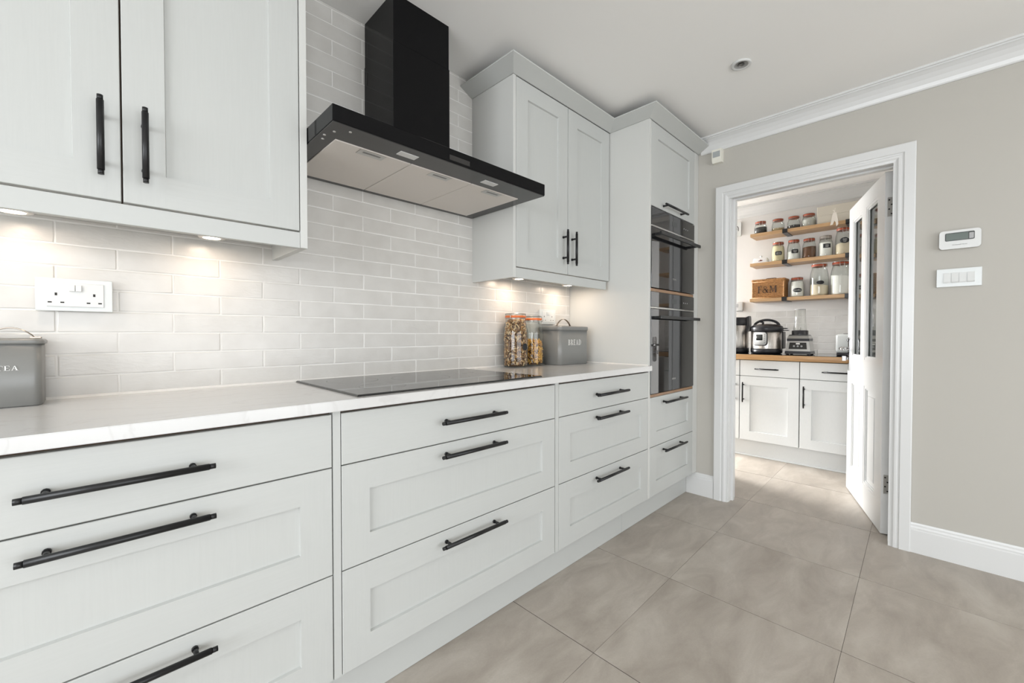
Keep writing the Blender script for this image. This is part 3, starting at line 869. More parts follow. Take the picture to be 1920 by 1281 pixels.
# ------------------------------------------------------------------ enamel bins
def enamel_bin(name, label, loc, rz, W, D, H, lid, txt, th, tz, r, handle, txs=1.0):
    t = thing(name, label, 'storage tin', loc, rz)
    def shape(w2, d2, r_): return rr(w2, d2, r_)
    f = lambda u, v, z_: (u, v, z_)
    n = len(shape(W/2, D/2, r))
    def loft(layers, mat, nm, par=t):
        mb = MB(); v = []
        for sw, sd, z_, r_ in layers: v += [(a, b, z_) for a, b in shape(sw, sd, r_)]
        for k in range(len(layers)-1):
            mb.add(v, [(k*n+i, k*n+(i+1) % n, (k+1)*n+(i+1) % n, (k+1)*n+i) for i in range(n)], 0, True)
        mb.add(v, [tuple(range(n-1, -1, -1)), tuple((len(layers)-1)*n+i for i in range(n))], 0, False)
        return mb.build(nm, mat, par, world=False)
    b = loft([(W/2-.004, D/2-.004, 0, r-.002), (W/2-.001, D/2-.001, .003, r), (W/2-.0005, D/2-.0005, H-lid+.003, r)], 'bin_grey', 'body')
    l = loft([(W/2+.0035, D/2+.0035, H-lid, r+.003), (W/2+.004, D/2+.004, H-.004, r+.003), (W/2+.001, D/2+.001, H, r+.003), (W/2-.02, D/2-.02, H+.003, r)], 'bin_grey', 'lid')
    hw, hh = handle
    pts = [(-hw/2+hw*i/14, 0, H+.003+hh*math.sin(PI*i/14)**.75) for i in range(15)]
    hb = MB()
    for i in range(14):
        a, c = pts[i], pts[i+1]
        hb.add([(a[0], -.006, a[2]), (a[0], .006, a[2]), (c[0], .006, c[2]), (c[0], -.006, c[2]), (a[0], -.006, a[2]-.003), (a[0], .006, a[2]-.003), (c[0], .006, c[2]-.003), (c[0], -.006, c[2]-.003)],
               [(0, 1, 2, 3), (4, 7, 6, 5), (0, 4, 5, 1), (2, 6, 7, 3), (0, 3, 7, 4), (1, 5, 6, 2)], 0, True)
    for s in (-1, 1): hb.box(s*hw/2-.010, s*hw/2+.010, -.009, .009, H+.002, H+.0055, 0, .001)
    hb.build('handle', 'nickel', l, world=False)
    serif_text(txt, th, lambda u, v, w_: (u, -D/2-.0006, tz+v), 0, txs).build('lettering', 'print_white', b, world=False)
    return t
enamel_bin('bread_bin', 'dark grey enamel bread bin lettered BREAD beside the pasta jars', (1.9985, -.112, WT+.0003), math.radians(-3.0), .262, .175, .222, .022, 'BREAD', .032, .130, .022, (.125, .045), .9)
enamel_bin('tea_caddy', 'grey enamel tea caddy lettered TEA beneath the left wall cabinet', (-.155, -.071, WT+.0003), 0, .112, .112, .164, .011, 'TEA', .0115, .095, .016, (.085, .027), 1.35)

# ------------------------------------------------------------------ clip-top jars
def jar(name, label, loc, Rr, H, seal, contents=None, fill=0.0, lab=None, group=None, squat=False, clip=0.0, world_rot=0.0, sh=.42):
    """contents: material name; fill: share of the body height; lab: (shape, text lines, z share, width)"""
    t = thing(name, label, 'jar', loc, world_rot, group)
    lidh = min(.022, H*.16)
    hb = H-lidh
    rn = Rr*.80
    if squat: prof = [(.001, 0), (Rr*.9, 0), (Rr, .006), (Rr, hb*.58), (Rr*.94, hb*.74), (rn, hb*.88), (rn, hb)]
    else: prof = [(.001, 0), (Rr*.90, 0), (Rr*.99, .008), (Rr, .02), (Rr, hb*.60), (Rr*.965, hb*.74), (Rr*.87, hb*.87), (rn, hb*.93), (rn, hb)]
    MB().lathe(prof, 28).build('glass_body', 'jar_glass', t, world=False)
    MB().lathe([(rn*.96, hb-.001), (rn*1.05, hb), (rn*1.05, hb+lidh*sh), (rn*.96, hb+lidh*(sh+.03))], 28).build('rubber_seal', seal, t, world=False)
    MB().lathe([(rn*1.03, hb+lidh*sh), (rn*1.04, hb+lidh*(.75 if sh < .7 else .85)), (rn*.97, hb+lidh), (rn*.5, hb+lidh*1.06), (.001, hb+lidh*1.06)], 28).build('glass_lid', 'jar_glass', t, world=False)
    cl = MB()
    wr = .0011 if H < .25 else .0014
    cl.tube([(rn*1.06*math.cos(2*PI*k/24), rn*1.06*math.sin(2*PI*k/24), hb-.004) for k in range(24)], wr, 5, closed=True)
    cl.tube([(rn*1.03*math.cos(2*PI*k/24), rn*1.03*math.sin(2*PI*k/24), hb+lidh*.9) for k in range(24)], wr, 5, closed=True)
    ca, sa = math.cos(clip), math.sin(clip)
    P_ = lambda d, s, z_: (d*ca-s*sa, d*sa+s*ca, z_)
    for s in (-1, 1):
        w_ = Rr*.22
        cl.tube([P_(rn*1.03, s*w_, hb+lidh*.9), P_(rn*1.25, s*w_, hb+lidh*.3), P_(rn*1.22, s*w_, hb-.012), P_(rn*1.28, s*w_*.6, hb-.03)], wr, 5)
    cl.tube([P_(rn*1.28, Rr*.132, hb-.03), P_(rn*1.28, -Rr*.132, hb-.03)], wr, 5)
    cl.tube([P_(-rn*1.05, -.006, hb-.012), P_(-rn*1.22, 0, hb-.006), P_(-rn*1.2, 0, hb+lidh*.7), P_(-rn*1.02, .004, hb+lidh*.95)], wr*1.2, 5)
    cl.build('wire_clip', 'steel', t, world=False)
    if contents:
        zf = hb*fill
        pr = [(.001, .003)]
        for r_, z_ in prof[1:]:
            if z_ < zf: pr.append((r_*.965, max(z_, .003)))
            else:
                k = len(pr)
                break
        # radius at the fill height
        for (ra, za), (rb, zb_) in zip(prof, prof[1:]):
            if za <= zf <= zb_ and zb_ > za:
                rf = ra+(rb-ra)*(zf-za)/(zb_-za); break
        else: rf = rn
        pr += [(rf*.965, zf), (rf*.6, zf+Rr*.07), (.001, zf+Rr*.12)]
        m = MB().lathe(pr, 24)
        # heap tilts a little
        tl = random.uniform(-.12, .12); t2 = random.uniform(-.12, .12)
        m.v = [(a, b, c+(a*tl+b*t2 if c > zf-.0005 else 0)) for a, b, c in m.v]
        o = m.build('contents', contents, t, world=False)
        o['kind'] = 'stuff'
    if lab:
        shape, lines, zs, lw, lh, ang = lab
        n = 20; lb = MB(); rad = Rr*1.006
        zc = hb*zs
        def wrap(u, v, e):
            a = ang+u/rad
            # follow the jar wall
            z_ = zc+v
            rr_ = Rr
            for (ra, za), (rb, zb_) in zip(prof[2:], prof[3:]):
                if za <= z_ <= zb_ and zb_ > za: rr_ = ra+(rb-ra)*(z_-za)/(zb_-za)
            return ((rr_*1.008+e)*math.cos(a), (rr_*1.008+e)*math.sin(a), z_)
        rows = []
        for i in range(n+1):
            x = -1+2*i/n
            if shape == 'oval': hgt = math.sqrt(max(0, 1-x*x))
            elif shape == 'round_rect': hgt = 1.0 if abs(x) < .86 else .74
            else: hgt = 1.0
            rows.append([wrap(x*lw/2, -hgt*lh/2, 0), wrap(x*lw/2, 0, 0), wrap(x*lw/2, hgt*lh/2, 0)])
        for i in range(n):
            a, b = rows[i], rows[i+1]
            lb.add([a[0], b[0], b[1], a[1]], [(0, 1, 2, 3)], 0, True)
            lb.add([a[1], b[1], b[2], a[2]], [(0, 1, 2, 3)], 0, True)
        lo = lb.build('chalk_label', 'slate', t, world=False, fix=False)
        if lines:
            k = len(lines); sz = lh*.62/k if k > 1 else lh*.42
            for i, s in enumerate(lines):
                # text runs left to right as seen from outside: increasing angle
                st = sans_text(s, sz, lambda u, v, w_: wrap(u, v+((k-1)/2-i)*sz*1.02, .0006), 0, .25)
                st.build('chalk_lettering', 'print_white', lo, world=False, fix=False)
    return t, prof, hb
def pasta(t, prof, hb, fill, mats, n, ln, rad, seed, twist):
    rnd = random.Random(seed)
    mb = MB(); zf = hb*fill
    def rin(z_):
        for (ra, za), (rb, zb_) in zip(prof[1:], prof[2:]):
            if za <= z_ <= zb_ and zb_ > za: return ra+(rb-ra)*(z_-za)/(zb_-za)
        return prof[-1][0]
    for i in range(n):
        z_ = .005+ln*.55+(zf-.009-ln*.55)*rnd.random()
        Rm = rin(z_)-rad*1.6-ln*.18
        rho = Rm*(1-.42*rnd.random()**1.6) if rnd.random() < .85 else Rm*math.sqrt(rnd.random())
        if z_ > zf-.02: rho = Rm*math.sqrt(rnd.random())
        a = rnd.random()*2*PI
        c = Vector((rho*math.cos(a), rho*math.sin(a), z_))
        # lie mostly along the glass
        tang = Vector((-math.sin(a), math.cos(a), 0)); d = (tang*rnd.uniform(-1, 1)+Vector((0, 0, 1))*rnd.uniform(-1, 1)+Vector((math.cos(a), math.sin(a), 0))*rnd.uniform(-.25, .25)).normalized()
        mi = rnd.randrange(len(mats))
        o1 = d.orthogonal().normalized(); o2 = d.cross(o1)
        if twist:
            pts = [c+d*(ln*(k/4-.5))+(o1*math.cos(k*1.9)+o2*math.sin(k*1.9))*rad*.8 for k in range(5)]
            mb.tube(pts, rad, 4, mi)
        else:
            mb.cyl(c-d*ln/2, c+d*ln/2, rad, 6, mi)
    # core fills the heap; its dark colour paints the shade between pieces
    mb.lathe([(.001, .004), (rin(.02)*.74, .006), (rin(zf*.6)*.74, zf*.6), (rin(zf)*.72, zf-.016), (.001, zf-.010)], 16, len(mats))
    o = mb.build('pasta', tuple(mats)+('pasta_gap_shade',), t, world=False, fix=False)
    o['kind'] = 'stuff'
t, prof, hb = jar('pasta_jar', 'tall clip-top jar packed with small brown pasta, round chalkboard sticker', (1.616, -.0835, WT+.0003), .068, .290, 'seal_orange',
                  lab=('oval', None, .41, .040, .038, math.radians(-86)), clip=math.radians(20))
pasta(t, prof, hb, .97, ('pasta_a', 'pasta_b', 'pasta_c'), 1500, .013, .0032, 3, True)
t, prof, hb = jar('pasta_jar', 'clip-top jar about half full of orange pasta twists, beside the bread bin', (1.764, -.079, WT+.0008), .059, .280, 'seal_orange', clip=math.radians(150))
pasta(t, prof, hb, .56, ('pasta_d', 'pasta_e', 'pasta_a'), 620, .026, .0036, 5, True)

# ------------------------------------------------------------------ things on the doorway wall and ceiling
t = thing('thermostat', 'white wall thermostat with a dark screen above the light switch', 'thermostat', (XD, -1.768, 1.537))
def rp(y0, y1, z0, z1, r): 
    cy, cz = (y0+y1)/2, (z0+z1)/2
    return [(cy+a, cz+b) for a, b in rr(abs(y1-y0)/2, abs(z1-z0)/2, r)]
fx = lambda u, v, d: (XD-d, u, v)
b = MB().prism(rp(-1.828, -1.708, 1.498, 1.576, .010), fx, 0, .012, 0, True).prism(rp(-1.8355, -1.7005, 1.4935, 1.580, .014), fx, .006, .022, 0, True).build('casing', 'white_plastic', t)
s = MB().prism(rp(-1.815, -1.720, 1.531, 1.5685, .005), fx, .021, .0232).build('screen_surround', 'lcd_dark', t)
MB().prism(rp(-1.795, -1.723, 1.534, 1.5655, .002), fx, .0231, .0236).build('display', 'lcd', s)
MB().prism(rp(-1.8125, -1.798, 1.535, 1.562, .002), fx, .0231, .0240).build('button', 'print_grey', s)
sans_text('Honeywell Home', .0068, lambda u, v, w_: (XD-.0223, -1.768-u, 1.512+v), 0).build('lettering', 'print_dark', b)
t = thing('light_switch', 'white four-gang light switch below the thermostat', 'light switch', (XD, -1.767, 1.358))
pl = MB().box(XD-.011, XD, -1.8405, -1.6935, 1.3155, 1.4015, 0, .0012).build('plate', 'white_gloss', t)
for k in range(4):
    y = -1.7295-k*.0255
    m = MB().prism([(.0108, 1.334), (.0145, 1.334), (.0175 if k % 2 else .0158, 1.3400), (.0128, 1.382), (.0108, 1.382)], lambda u, v, w_: (XD-u, w_, v), y-.0118, y+.0118)
    m.build('rocker', 'white_plastic', t)
t = thing('motion_sensor', 'small cream motion sensor just under the coving beside the oven housing', 'sensor', (XD, -.684, 2.245))
MB().prism([(0, 2.204), (.030, 2.204), (.042, 2.220), (.044, 2.286), (.036, 2.2885), (0, 2.2885)], lambda u, v, s_: (XD-u, s_, v), -.714, -.656).build('body', 'cream_plastic', t)
MB().prism([(.0425, 2.236), (.0445, 2.236), (.0460, 2.272), (.0435, 2.272)], lambda u, v, s_: (XD-u, s_, v), -.707, -.663).build('lens', 'grey_lens', t)
t = thing('ceiling_light', 'small round recessed spotlight, unlit, in the ceiling', 'light', (2.195, -1.025, CEIL))
c = (2.195, -1.025, CEIL)
MB().lathe([(.028, -.004), (.036, -.008), (.043, -.006), (.0435, 0.0), (.028, 0)], 32, c=c).build('bezel', 'white_plastic', t)
MB().lathe([(.030, -.0055), (.024, -.0012), (.001, -.0008)], 24, c=c).build('reflector', 'lamp_off', t)
MB().lathe([(.014, -.0045), (.013, -.0018), (.001, -.0016)], 20, c=c).build('bulb', 'steel_dark', t)

# ------------------------------------------------------------------ pantry cabinets and worktop
PMT = ('paint_py', 'paint_py')
fnp = pmap(PX)
def pantry_unit(u0, u1, label, hdoor, hdraw):
    t = thing('pantry_cabinet', label, 'cabinet', (PX+.28, -(u0+u1)/2, .15), group='white cupboards in the pantry')
    MB().box(PX+.022, PB-.01, -u0-.001, -u1+.001, .151, .867).build('carcass', 'carcass_dark', t)
    d = front('drawer', fnp, u0+.0015, u1-.0015, .7225, .8605, t, PMT, shaker=False)
    bar_handle(fnp, hdraw-.09, .788, hdraw+.09, .788, d, out=.032, r=.0062, inset=.03)
    d = front('door', fnp, u0+.0015, u1-.0015, .150, .7185, t, PMT, .079)
    bar_handle(fnp, hdoor, .487, hdoor, .666, d, out=.032, r=.0062, inset=.025)
pantry_unit(.012, .4615, 'white pantry cupboard with a drawer, under the steel urn', .428, .237)
pantry_unit(.4645, .9135, 'white pantry cupboard with a drawer, under the pressure cooker', .496, .681)
pantry_unit(.9165, 1.366, 'white pantry cupboard with a drawer, under the white toaster', .948, 1.158)
pb = MB().box(4.150, 4.168, -1.60, .30, .0005, .150).prism([(0, 0), (.010, 0), (.010, .004), (.007, .008), (0, .010)], lambda u, v, s_: (4.150-u, s_, v+.0005), -1.60, .30).build('pantry_plinth', 'paint_py')
tag(pb, 'white kickboard along the floor under the pantry cupboards', 'plinth')
t = thing('pantry_worktop', 'oak-edged worktop with a dark top running along the pantry cupboards', 'worktop', (4.36, -.6, .867))
MB().box(4.068, PB-.0085, -1.62, .30, .8675, .9125, 0, .003, 2).build('oak_slab', 'oak', t)
MB().box(4.074, PB-.0085, -1.615, .295, .9122, .9155).build('dark_surface', 'hob_glass', t)
PT = .9156

# ------------------------------------------------------------------ oak shelves
SH = [2.050, 1.769, 1.430]
names = ['top oak shelf in the pantry, holding squat jars and a card box', 'middle oak shelf in the pantry, holding the butter dish and labelled jars', 'lowest oak shelf in the pantry, holding the wicker hamper and flour jars']
for zt, lb in zip(SH, names):
    t = thing('oak_shelf', lb, 'shelf', (4.56, -1.0, zt-.03), group=None)
    MB().box(4.46, PB-.0005, -1.60, -.437, zt-.0295, zt, 0, .0012).build('board', 'oak_shelf', t)
    for y in (-.722, -1.178):
        MB().box(4.4565, 4.4602, y-.020, y+.020, zt-.033, zt+.003).box(4.4565, PB-.0005, y-.020, y+.020, zt-.0345, zt-.0298).build('bracket', 'black_satin', t)

# ------------------------------------------------------------------ pantry jars
A0 = math.radians(196)     # the side of a jar that faces the doorway
JG_ = 'clip-top jars on the pantry shelves'
def pj(label, y, x, zs, Rr, H, seal, cont, fill, lab=None, squat=False, clip=0.0):
    jar('storage_jar', label, (x, y, zs+.0002), Rr, H, seal, cont, fill, lab, JG_, squat, clip, 0.0, .72)
zt = SH[0]
pj('squat clip-top jar half full of dark seeds at the end of the top shelf', -.506, 4.535, zt, .053, .122, 'seal_red', 'seeds_dark', .58, squat=True, clip=A0)
pj('squat clip-top jar with a thin tan layer, between the two jars of dark seeds', -.647, 4.55, zt, .051, .122, 'seal_red', 'seeds_tan', .33, squat=True, clip=math.radians(285))
pj('squat clip-top jar with black seeds, beside the jar of pale grains', -.772, 4.55, zt, .050, .122, 'seal_red', 'seeds_dark', .38, squat=True, clip=math.radians(285))
pj('squat clip-top jar of pale grains beside the card box', -.887, 4.55, zt, .053, .122, 'seal_red', 'grains', .62, squat=True, clip=math.radians(285))
zt = SH[1]
pj('clip-top jar full of cream powder with a chalkboard label, beside the butter dish', -.653, 4.54, zt, .052, .183, 'seal_red', 'sugar_cream', .93, ('round_rect', ['Ground', 'Almonds'], .46, .056, .036, A0), clip=A0+.3)
pj('clip-top jar half full of white sugar with a dark label, middle shelf', -.776, 4.54, zt, .051, .186, 'seal_red', 'flour', .47, ('round_rect', ['Caster', 'Sugar'], .46, .056, .036, A0+.12), clip=A0)
pj('clip-top jar of brown cocoa without a label', -.892, 4.545, zt, .051, .181, 'seal_red', 'cocoa', .66, clip=A0)
pj('clip-top jar with a grey seal and square chalkboard label, full of white powder', -1.012, 4.545, zt, .051, .184, 'seal_grey', 'flour', .76, ('rect', ['Icing', 'Sugar'], .56, .056, .036, A0+.06), clip=A0)
pj('tall clip-top jar of golden sugar with an oval three-line label', -1.134, 4.54, zt, .055, .232, 'seal_red', 'flour_warm', .44, ('oval', ['Golden', 'Caster', 'Sugar'], .56, .068, .048, A0+.04), clip=A0)
zt = SH[2]
pj('short clip-top jar of white flour with an oval label beside the wicker hamper', -.804, 4.545, zt, .054, .180, 'seal_red', 'flour', .88, ('oval', ['Cornflour'], .38, .074, .038, A0), clip=A0+.25)
pj('large clip-top jar under half full of cream flour, dark oval sticker without writing', -.968, 4.55, zt, .068, .282, 'seal_red', 'flour_warm', .37, ('oval', None, .44, .058, .032, A0), clip=A0+.5)
pj('large clip-top jar two thirds full of white flour', -1.118, 4.55, zt, .070, .284, 'seal_red', 'flour', .62, clip=A0)

# butter dish on the middle shelf
t = thing('butter_dish', 'white china butter dish with a small brown motif on the middle shelf', 'dish', (4.55, -.508, SH[1]), 0)
MB().prism(rr(.050, .072, .012), lambda u, v, w_: (u, v, w_), 0, .010, 0, True).build('base', 'china', t, world=False)
mb = MB(); lay = [(.040, .060, .010), (.040, .060, .040), (.034, .054, .052), (.020, .040, .056)]
n = len(rr(.04, .06, .012)); v = []
for a, b_, z_ in lay: v += [(p, q, z_) for p, q in rr(a, b_, .012)]
for k in range(3): mb.add(v, [(k*n+i, k*n+(i+1) % n, (k+1)*n+(i+1) % n, (k+1)*n+i) for i in range(n)], 0, True)
mb.add(v, [tuple(3*n+i for i in range(n))])
lo = mb.build('cover', 'china', t, world=False)
MB().lathe([(.007, .055), (.006, .062), (.011, .070), (.009, .078), (.001, .081)], 14).build('knob', 'china', lo, world=False)
MB().prism([(-.022, .020), (-.010, .020), (-.004, .030), (.012, .024), (.016, .018), (.004, .014), (-.016, .014)], lambda u, v_, w_: (-.0404-w_, -.008-u*1.1, v_+.006), 0, .0003).build('motif', 'brown_print', lo, world=False)

# card storage box and its hanging cloth tag on the top shelf
t = thing('storage_box', 'cream lidded card box on the top pantry shelf', 'box', (4.565, -1.135, SH[0]))
MB().box(4.487, 4.647, -1.310, -.960, SH[0]+.0003, SH[0]+.095, 0, .001).build('base', 'box_card', t)
MB().box(4.484, 4.650, -1.313, -.957, SH[0]+.070, SH[0]+.150, 0, .0015).build('lid', 'box_card', t)
t = thing('cloth_tag', 'small pale cloth ornament hanging over the front of the top shelf', 'ornament', (4.455, -1.085, SH[0]))
zt = SH[0]
MB().prism([(-.010, .074), (.010, .074), (.016, .050), (.022, .010), (.026, -.030), (.012, -.045), (.008, -.010), (.0, .006), (-.012, -.026), (-.030, -.030), (-.024, .0), (-.016, .050)],
           lambda u, v_, w_: (4.4475+w_, -1.085-u, zt+v_), 0, .006).build('body', 'tag_cloth', t)
MB().tube([(4.451, -1.085, zt+.072), (4.452, -1.080, zt+.090), (4.452, -1.074, zt+.097)], .002, 6).tube([(4.451, -1.085, zt+.072), (4.452, -1.089, zt+.092), (4.452, -1.096, zt+.098)], .002, 6).tube([(4.451, -1.085, zt+.078), (4.470, -1.085, zt+.11), (4.486, -1.085, zt+.12)], .0012, 5).build('ribbon', 'tag_cloth', t)

# wicker hamper
HX0, HX1, HY0, HY1 = 4.485, 4.645, -.718, -.448
t = thing('wicker_hamper', 'small brown wicker hamper with dark lettering F&M on the lowest shelf', 'basket', ((HX0+HX1)/2, (HY0+HY1)/2, SH[2]))
zb = SH[2]+.0003
HH = .185
def weave(rows, z0, z1, inset, r):
    mb = MB(); n = 96
    per = []
    x0, x1, y0, y1 = HX0+inset, HX1-inset, HY0+inset, HY1-inset
    lx, ly = x1-x0, y1-y0; tot = 2*(lx+ly)
    for k in range(rows):
        z_ = z0+(z1-z0)*(k+.5)/rows
        pts = []
        for i in range(n):
            s_ = tot*i/n; ph = math.sin(PI*i/2.0+(PI if k % 2 else 0)+PI/4)*.0032
            if s_ < ly: p = (x0-ph, y0+s_, z_)
            elif s_ < ly+lx: p = (x0+s_-ly, y1+ph, z_)
            elif s_ < 2*ly+lx: p = (x1+ph, y1-(s_-ly-lx), z_)
            else: p = (x1-(s_-2*ly-lx), y0-ph, z_)
            pts.append(p)
        mb.tube(pts, r, 4, closed=True)
    return mb
wv = weave(20, zb+.006, zb+HH-.03, .006, .0043)
wv.box(HX0+.008, HX1-.008, HY0+.008, HY1-.008, zb, zb+HH-.03)
wb = wv.build('woven_body', 'wicker', t, fix=False)
rim = MB()
for zz in (zb+.0062, zb+HH-.027):
    rim.tube([(HX0+.003, HY0+.003, zz), (HX0+.003, HY1-.003, zz), (HX1-.003, HY1-.003, zz), (HX1-.003, HY0+.003, zz)], .0055, 6, closed=True)
for y in (HY0+.006, HY1-.006): rim.cyl((HX0+.004, y, zb+.0005), (HX0+.004, y, zb+HH-.025), .005, 6)
rim.build('rim_cane', 'wicker', t, fix=False)
ld = weave(3, zb+HH-.022, zb+HH-.004, .0, .0046)
ld.box(HX0+.002, HX1-.002, HY0+.002, HY1-.002, zb+HH-.022, zb+HH-.003)
lo = ld.build('lid', 'wicker', t, fix=False)
MB().tube([(HX0+.08, HY1-.09, zb+HH-.003), (HX0+.08, HY1-.11, zb+HH+.007), (HX0+.08, HY0+.09, zb+HH+.007), (HX0+.08, HY0+.07, zb+HH-.003)], .005, 6).build('carry_strap', 'leather', lo)
serif_text('F&M', .066, lambda u, v_, w_: (HX0-.0040-w_, -.578-u, zb+.083+v_), 0, .95, .06).build('lettering', 'leather', wb, fix=False)

# extractor fan and small control box on the pantry back wall
t = thing('extractor_fan', 'square white extractor fan high on the pantry wall beside the shelves', 'fan', (PB, -.232, 2.16))
fb = lambda u, v_, d: (PB-d, u, v_)
MB().prism([(-.232+a, 2.160+b_) for a, b_ in rr(.0695, .0690, .008)], fb, 0, .016).build('cover', 'white_plastic', t)
for k, r_ in enumerate((.022, .036, .049)):
    m = MB()
    for q in range(4):
        a0 = q*PI/2+.18+k*.3; a1 = a0+PI/2-.36
        for i in range(7):
            b0 = a0+(a1-a0)*i/7; b1 = a0+(a1-a0)*(i+1)/7
            m.add([(PB-.0164, -.232+rad_*math.cos(an), 2.160+rad_*math.sin(an)) for rad_, an in ((r_, b0), (r_, b1), (r_-.0065, b1), (r_-.0065, b0))], [(0, 1, 2, 3)])
    m.build('vent_slot', 'carcass_dark', t, fix=False)
t = thing('control_box', 'small white control box with a screen on the pantry wall below the shelves', 'control', (PB, -.262, 1.374))
MB().box(PB-.026, PB, -.326, -.205, 1.328, 1.419, 0, .004, 2).build('casing', 'white_plastic', t)
MB().box(PB-.0268, PB-.0255, -.285, -.232, 1.365, 1.400).build('display', 'print_grey', t)

# ------------------------------------------------------------------ appliances on the pantry worktop
# steel urn / air fryer at the left
t = thing('steel_urn', 'tall brushed-steel appliance with a black lid beside the pressure cooker', 'appliance', (4.33, -.352, PT))
MB().lathe([(.001, 0), (.112, 0), (.118, .006), (.118, .045), (.112, .048), (.001, .05)], 32).build('base', 'pot_black', t, world=False)
MB().lathe([(.110, .046), (.112, .052), (.112, .258), (.108, .262), (.001, .262)], 36).build('body', 'steel_brushed', t, world=False)
l = MB().lathe([(.113, .258), (.115, .262), (.115, .325), (.108, .333), (.001, .336)], 36).build('lid', 'pot_black', t, world=False)
MB().prism([(-.02, .318), (.10, .334), (.125, .345), (.128, .325), (.13, .26), (.115, .20), (.105, .20), (.10, .30)], lambda u, v_, w_: (w_, -u, v_), -.035, .035).build('spout', 'pot_black', l, world=False)
MB().lathe([(.001, 0), (.10, 0), (.10, .06), (.001, .06)], 4).build('foot', 'pot_black', t, world=False)
# pressure cooker
t = thing('pressure_cooker', 'round steel electric pressure cooker with a black lid and arched handle', 'cooker', (4.335, -.614, PT))
MB().lathe([(.001, 0), (.108, 0), (.122, .004), (.126, .020), (.126, .046), (.001, .048)], 40).build('base', 'pot_black', t, world=False)
MB().lathe([(.122, .044), (.1225, .050), (.1225, .204), (.118, .206)], 44).build('body', 'steel_brushed', t, world=False)
MB().box(.0, .11, -.128, -.106, .046, .20, 0, .006, 2).build('side_grip', 'pot_black', t, world=False)
l = MB().lathe([(.126, .200), (.132, .204), (.132, .232), (.126, .246), (.098, .262), (.05, .268), (.001, .270)], 44).build('lid', 'pot_black', t, world=False)
arch = []
for i in range(21):
    a = PI*i/20
    arch.append((.0, .100*math.cos(a), .247+.058*math.sin(a)))
MB().tube(arch, .011, 10).build('arched_handle', 'pot_black', l, world=False)
MB().cyl((.0, .030, .266), (.0, .030, .288), .010, 12).cyl((0, .030, .284), (0, .055, .290), .007, 10).build('steam_valve', 'pot_black', l, world=False)
MB().box(-.012, .03, -.172, -.120, .205, .213, 0, .002).box(-.012, .03, -.160, -.120, .222, .231, 0, .002).build('side_lug', 'pot_black', l, world=False)
# panel on the curved front, turned towards the door
pr_ = 1.0
def curve(u, v_, d): 
    a = math.radians(170)+u/.1235
    return ((.1235+d)*math.cos(a), (.1235+d)*math.sin(a), v_)
def curved_panel(u2, v2, r, zc, d, nm, mat, par, uc=0.0):
    m = MB(); n = 14; pr = rr(u2, v2, r)
    def hh(x):
        ax = abs(x)
        if ax <= u2-r: return v2
        k = ax-(u2-r); return v2-r+math.sqrt(max(0, r*r-k*k))
    prev = None
    for i in range(n+1):
        x = -u2+2*u2*i/n; h_ = hh(x)
        cur = [curve(x+uc, zc-h_, d), curve(x+uc, zc+h_, d), curve(x+uc, zc-h_, 0), curve(x+uc, zc+h_, 0)]
        if prev:
            m.add([prev[0], cur[0], cur[1], prev[1]], [(0, 1, 2, 3)], 0, True)
            m.add([prev[0], cur[0], cur[2], prev[2]], [(0, 1, 2, 3)]); m.add([prev[1], cur[1], cur[3], prev[3]], [(0, 1, 2, 3)])
        prev = cur
    return m.build(nm, mat, par, world=False)
cp = curved_panel(.060, .062, .020, .135, .006, 'panel_surround', 'pot_black', t)
curved_panel(.055, .057, .017, .136, .0068, 'control_panel', 'pot_panel', cp, -.003)
curved_panel(.026, .026, .002, .147, .0074, 'display', 'lcd_dark', cp, -.003)
for k in range(5):
    for s in (-1, 1): curved_panel(.005, .0025, .001, .102+k*.017, .0075, 'button', 'print_grey', cp, -.003+s*.040)
# blender
t = thing('blender', 'silver and black blender with a clear upturned cup between cooker and toaster', 'blender', (4.33, -.871, PT))
def frust(mb, x0, x1, y0, y1, z0, z1, tx, ty, mi=0):
    v = [(x0, y0, z0), (x1, y0, z0), (x1, y1, z0), (x0, y1, z0), (x0+tx, y0+ty, z1), (x1-tx, y0+ty, z1), (x1-tx, y1-ty, z1), (x0+tx, y1-ty, z1)]
    mb.add(v, [(3, 2, 1, 0), (4, 5, 6, 7), (0, 1, 5, 4), (1, 2, 6, 5), (2, 3, 7, 6), (3, 0, 4, 7)], mi)
    return mb
m = frust(MB(), -.088, .088, -.094, .094, .006, .030, .002, .002)
for sx in (-1, 1):
    for sy in (-1, 1): m.cyl((sx*.07, sy*.075, 0), (sx*.07, sy*.075, .008), .012, 10)
m.build('foot_plinth', 'pot_black', t, world=False)
hs = frust(MB(), -.086, .086, -.090, .090, .030, .116, .013, .013).build('housing', 'steel', t, world=False)
sl = .013/.086
m = MB(); q = lambda y, z_: (-.086+(z_-.030)*sl-.0012, -y, z_)
m.add([q(-.066, .048), q(.066, .048), q(.060, .104), q(-.060, .104)], [(0, 1, 2, 3)])
m.build('control_panel', 'carcass_dark', hs, world=False, fix=False)
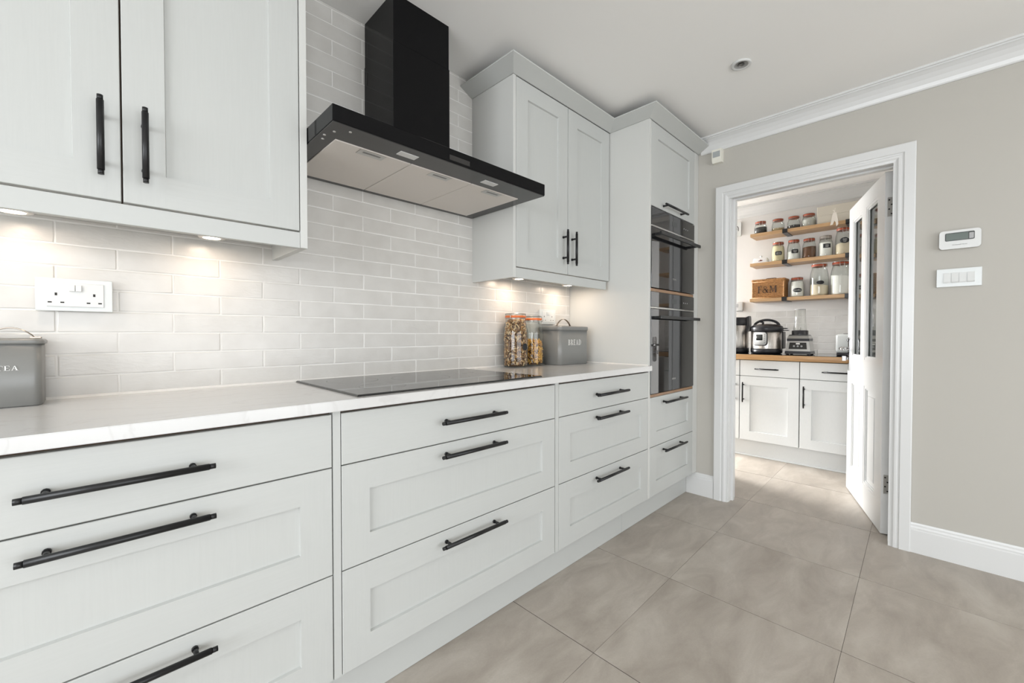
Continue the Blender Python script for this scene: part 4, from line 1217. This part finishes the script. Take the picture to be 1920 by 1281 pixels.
m = MB(); q2 = lambda y, z_: (-.086+(z_-.030)*sl-.0018, -y, z_)
m.add([q2(-.014, .088), q2(.014, .088), q2(.014, .100), q2(-.014, .100)], [(0, 1, 2, 3)])
m.build('display', 'print_white', hs, world=False, fix=False)
for k in (-1, 0, 1):
    m = MB(); pts = [q2(k*.027+.008*math.cos(2*PI*i/12), .073+.008*math.sin(2*PI*i/12)) for i in range(12)]
    m.add(pts, [tuple(range(12))]); m.build('button', 'print_grey', hs, world=False, fix=False)
frust(MB(), -.074, .074, -.080, .080, .116, .138, -.001, -.001).build('collar', 'pot_black', t, world=False)
frust(MB(), -.074, .074, -.078, .078, .138, .163, .006, .006).build('steel_band', 'steel', t, world=False)
frust(MB(), -.068, .068, -.071, .071, .163, .172, .008, .008).build('shoulder', 'pot_black', t, world=False)
MB().lathe([(.060, .170), (.060, .205), (.052, .209), (.001, .209)], 28).build('blade_collar', 'pot_black', t, world=False)
MB().cyl((0, 0, .205), (0, 0, .235), .006, 8).box(-.003, .003, -.024, .024, .232, .235).box(-.02, .02, -.003, .003, .226, .229).build('blade', 'steel', t, world=False)
MB().lathe([(.050, .207), (.049, .215), (.042, .29), (.040, .388), (.036, .392), (.001, .393)], 28).build('clear_cup', 'cup_glass', t, world=False)
MB().lathe([(.0405, .388), (.041, .392), (.036, .3935)], 28).build('cup_rim', 'print_grey', t, world=False)
# toaster
t = thing('toaster', 'white and chrome toaster at the end of the pantry worktop beside the open door', 'toaster', (4.36, -1.225, PT))
m = MB().box(-.10, .10, -.10, .10, .022, .178, 0, .022, 4); m.build('body', 'white_gloss', t, world=False)
MB().box(-.094, .094, -.094, .094, 0, .026, 0, .006, 2).build('base', 'pot_black', t, world=False)
MB().box(-.085, .085, -.050, -.018, .1765, .1800).box(-.085, .085, .018, .050, .1765, .1800).build('slots', 'carcass_dark', t, world=False)
MB().box(-.1035, -.099, -.012, .012, .055, .150).box(-.122, -.10, -.025, .025, .120, .134, 0, .003).build('lever', 'chrome', t, world=False)
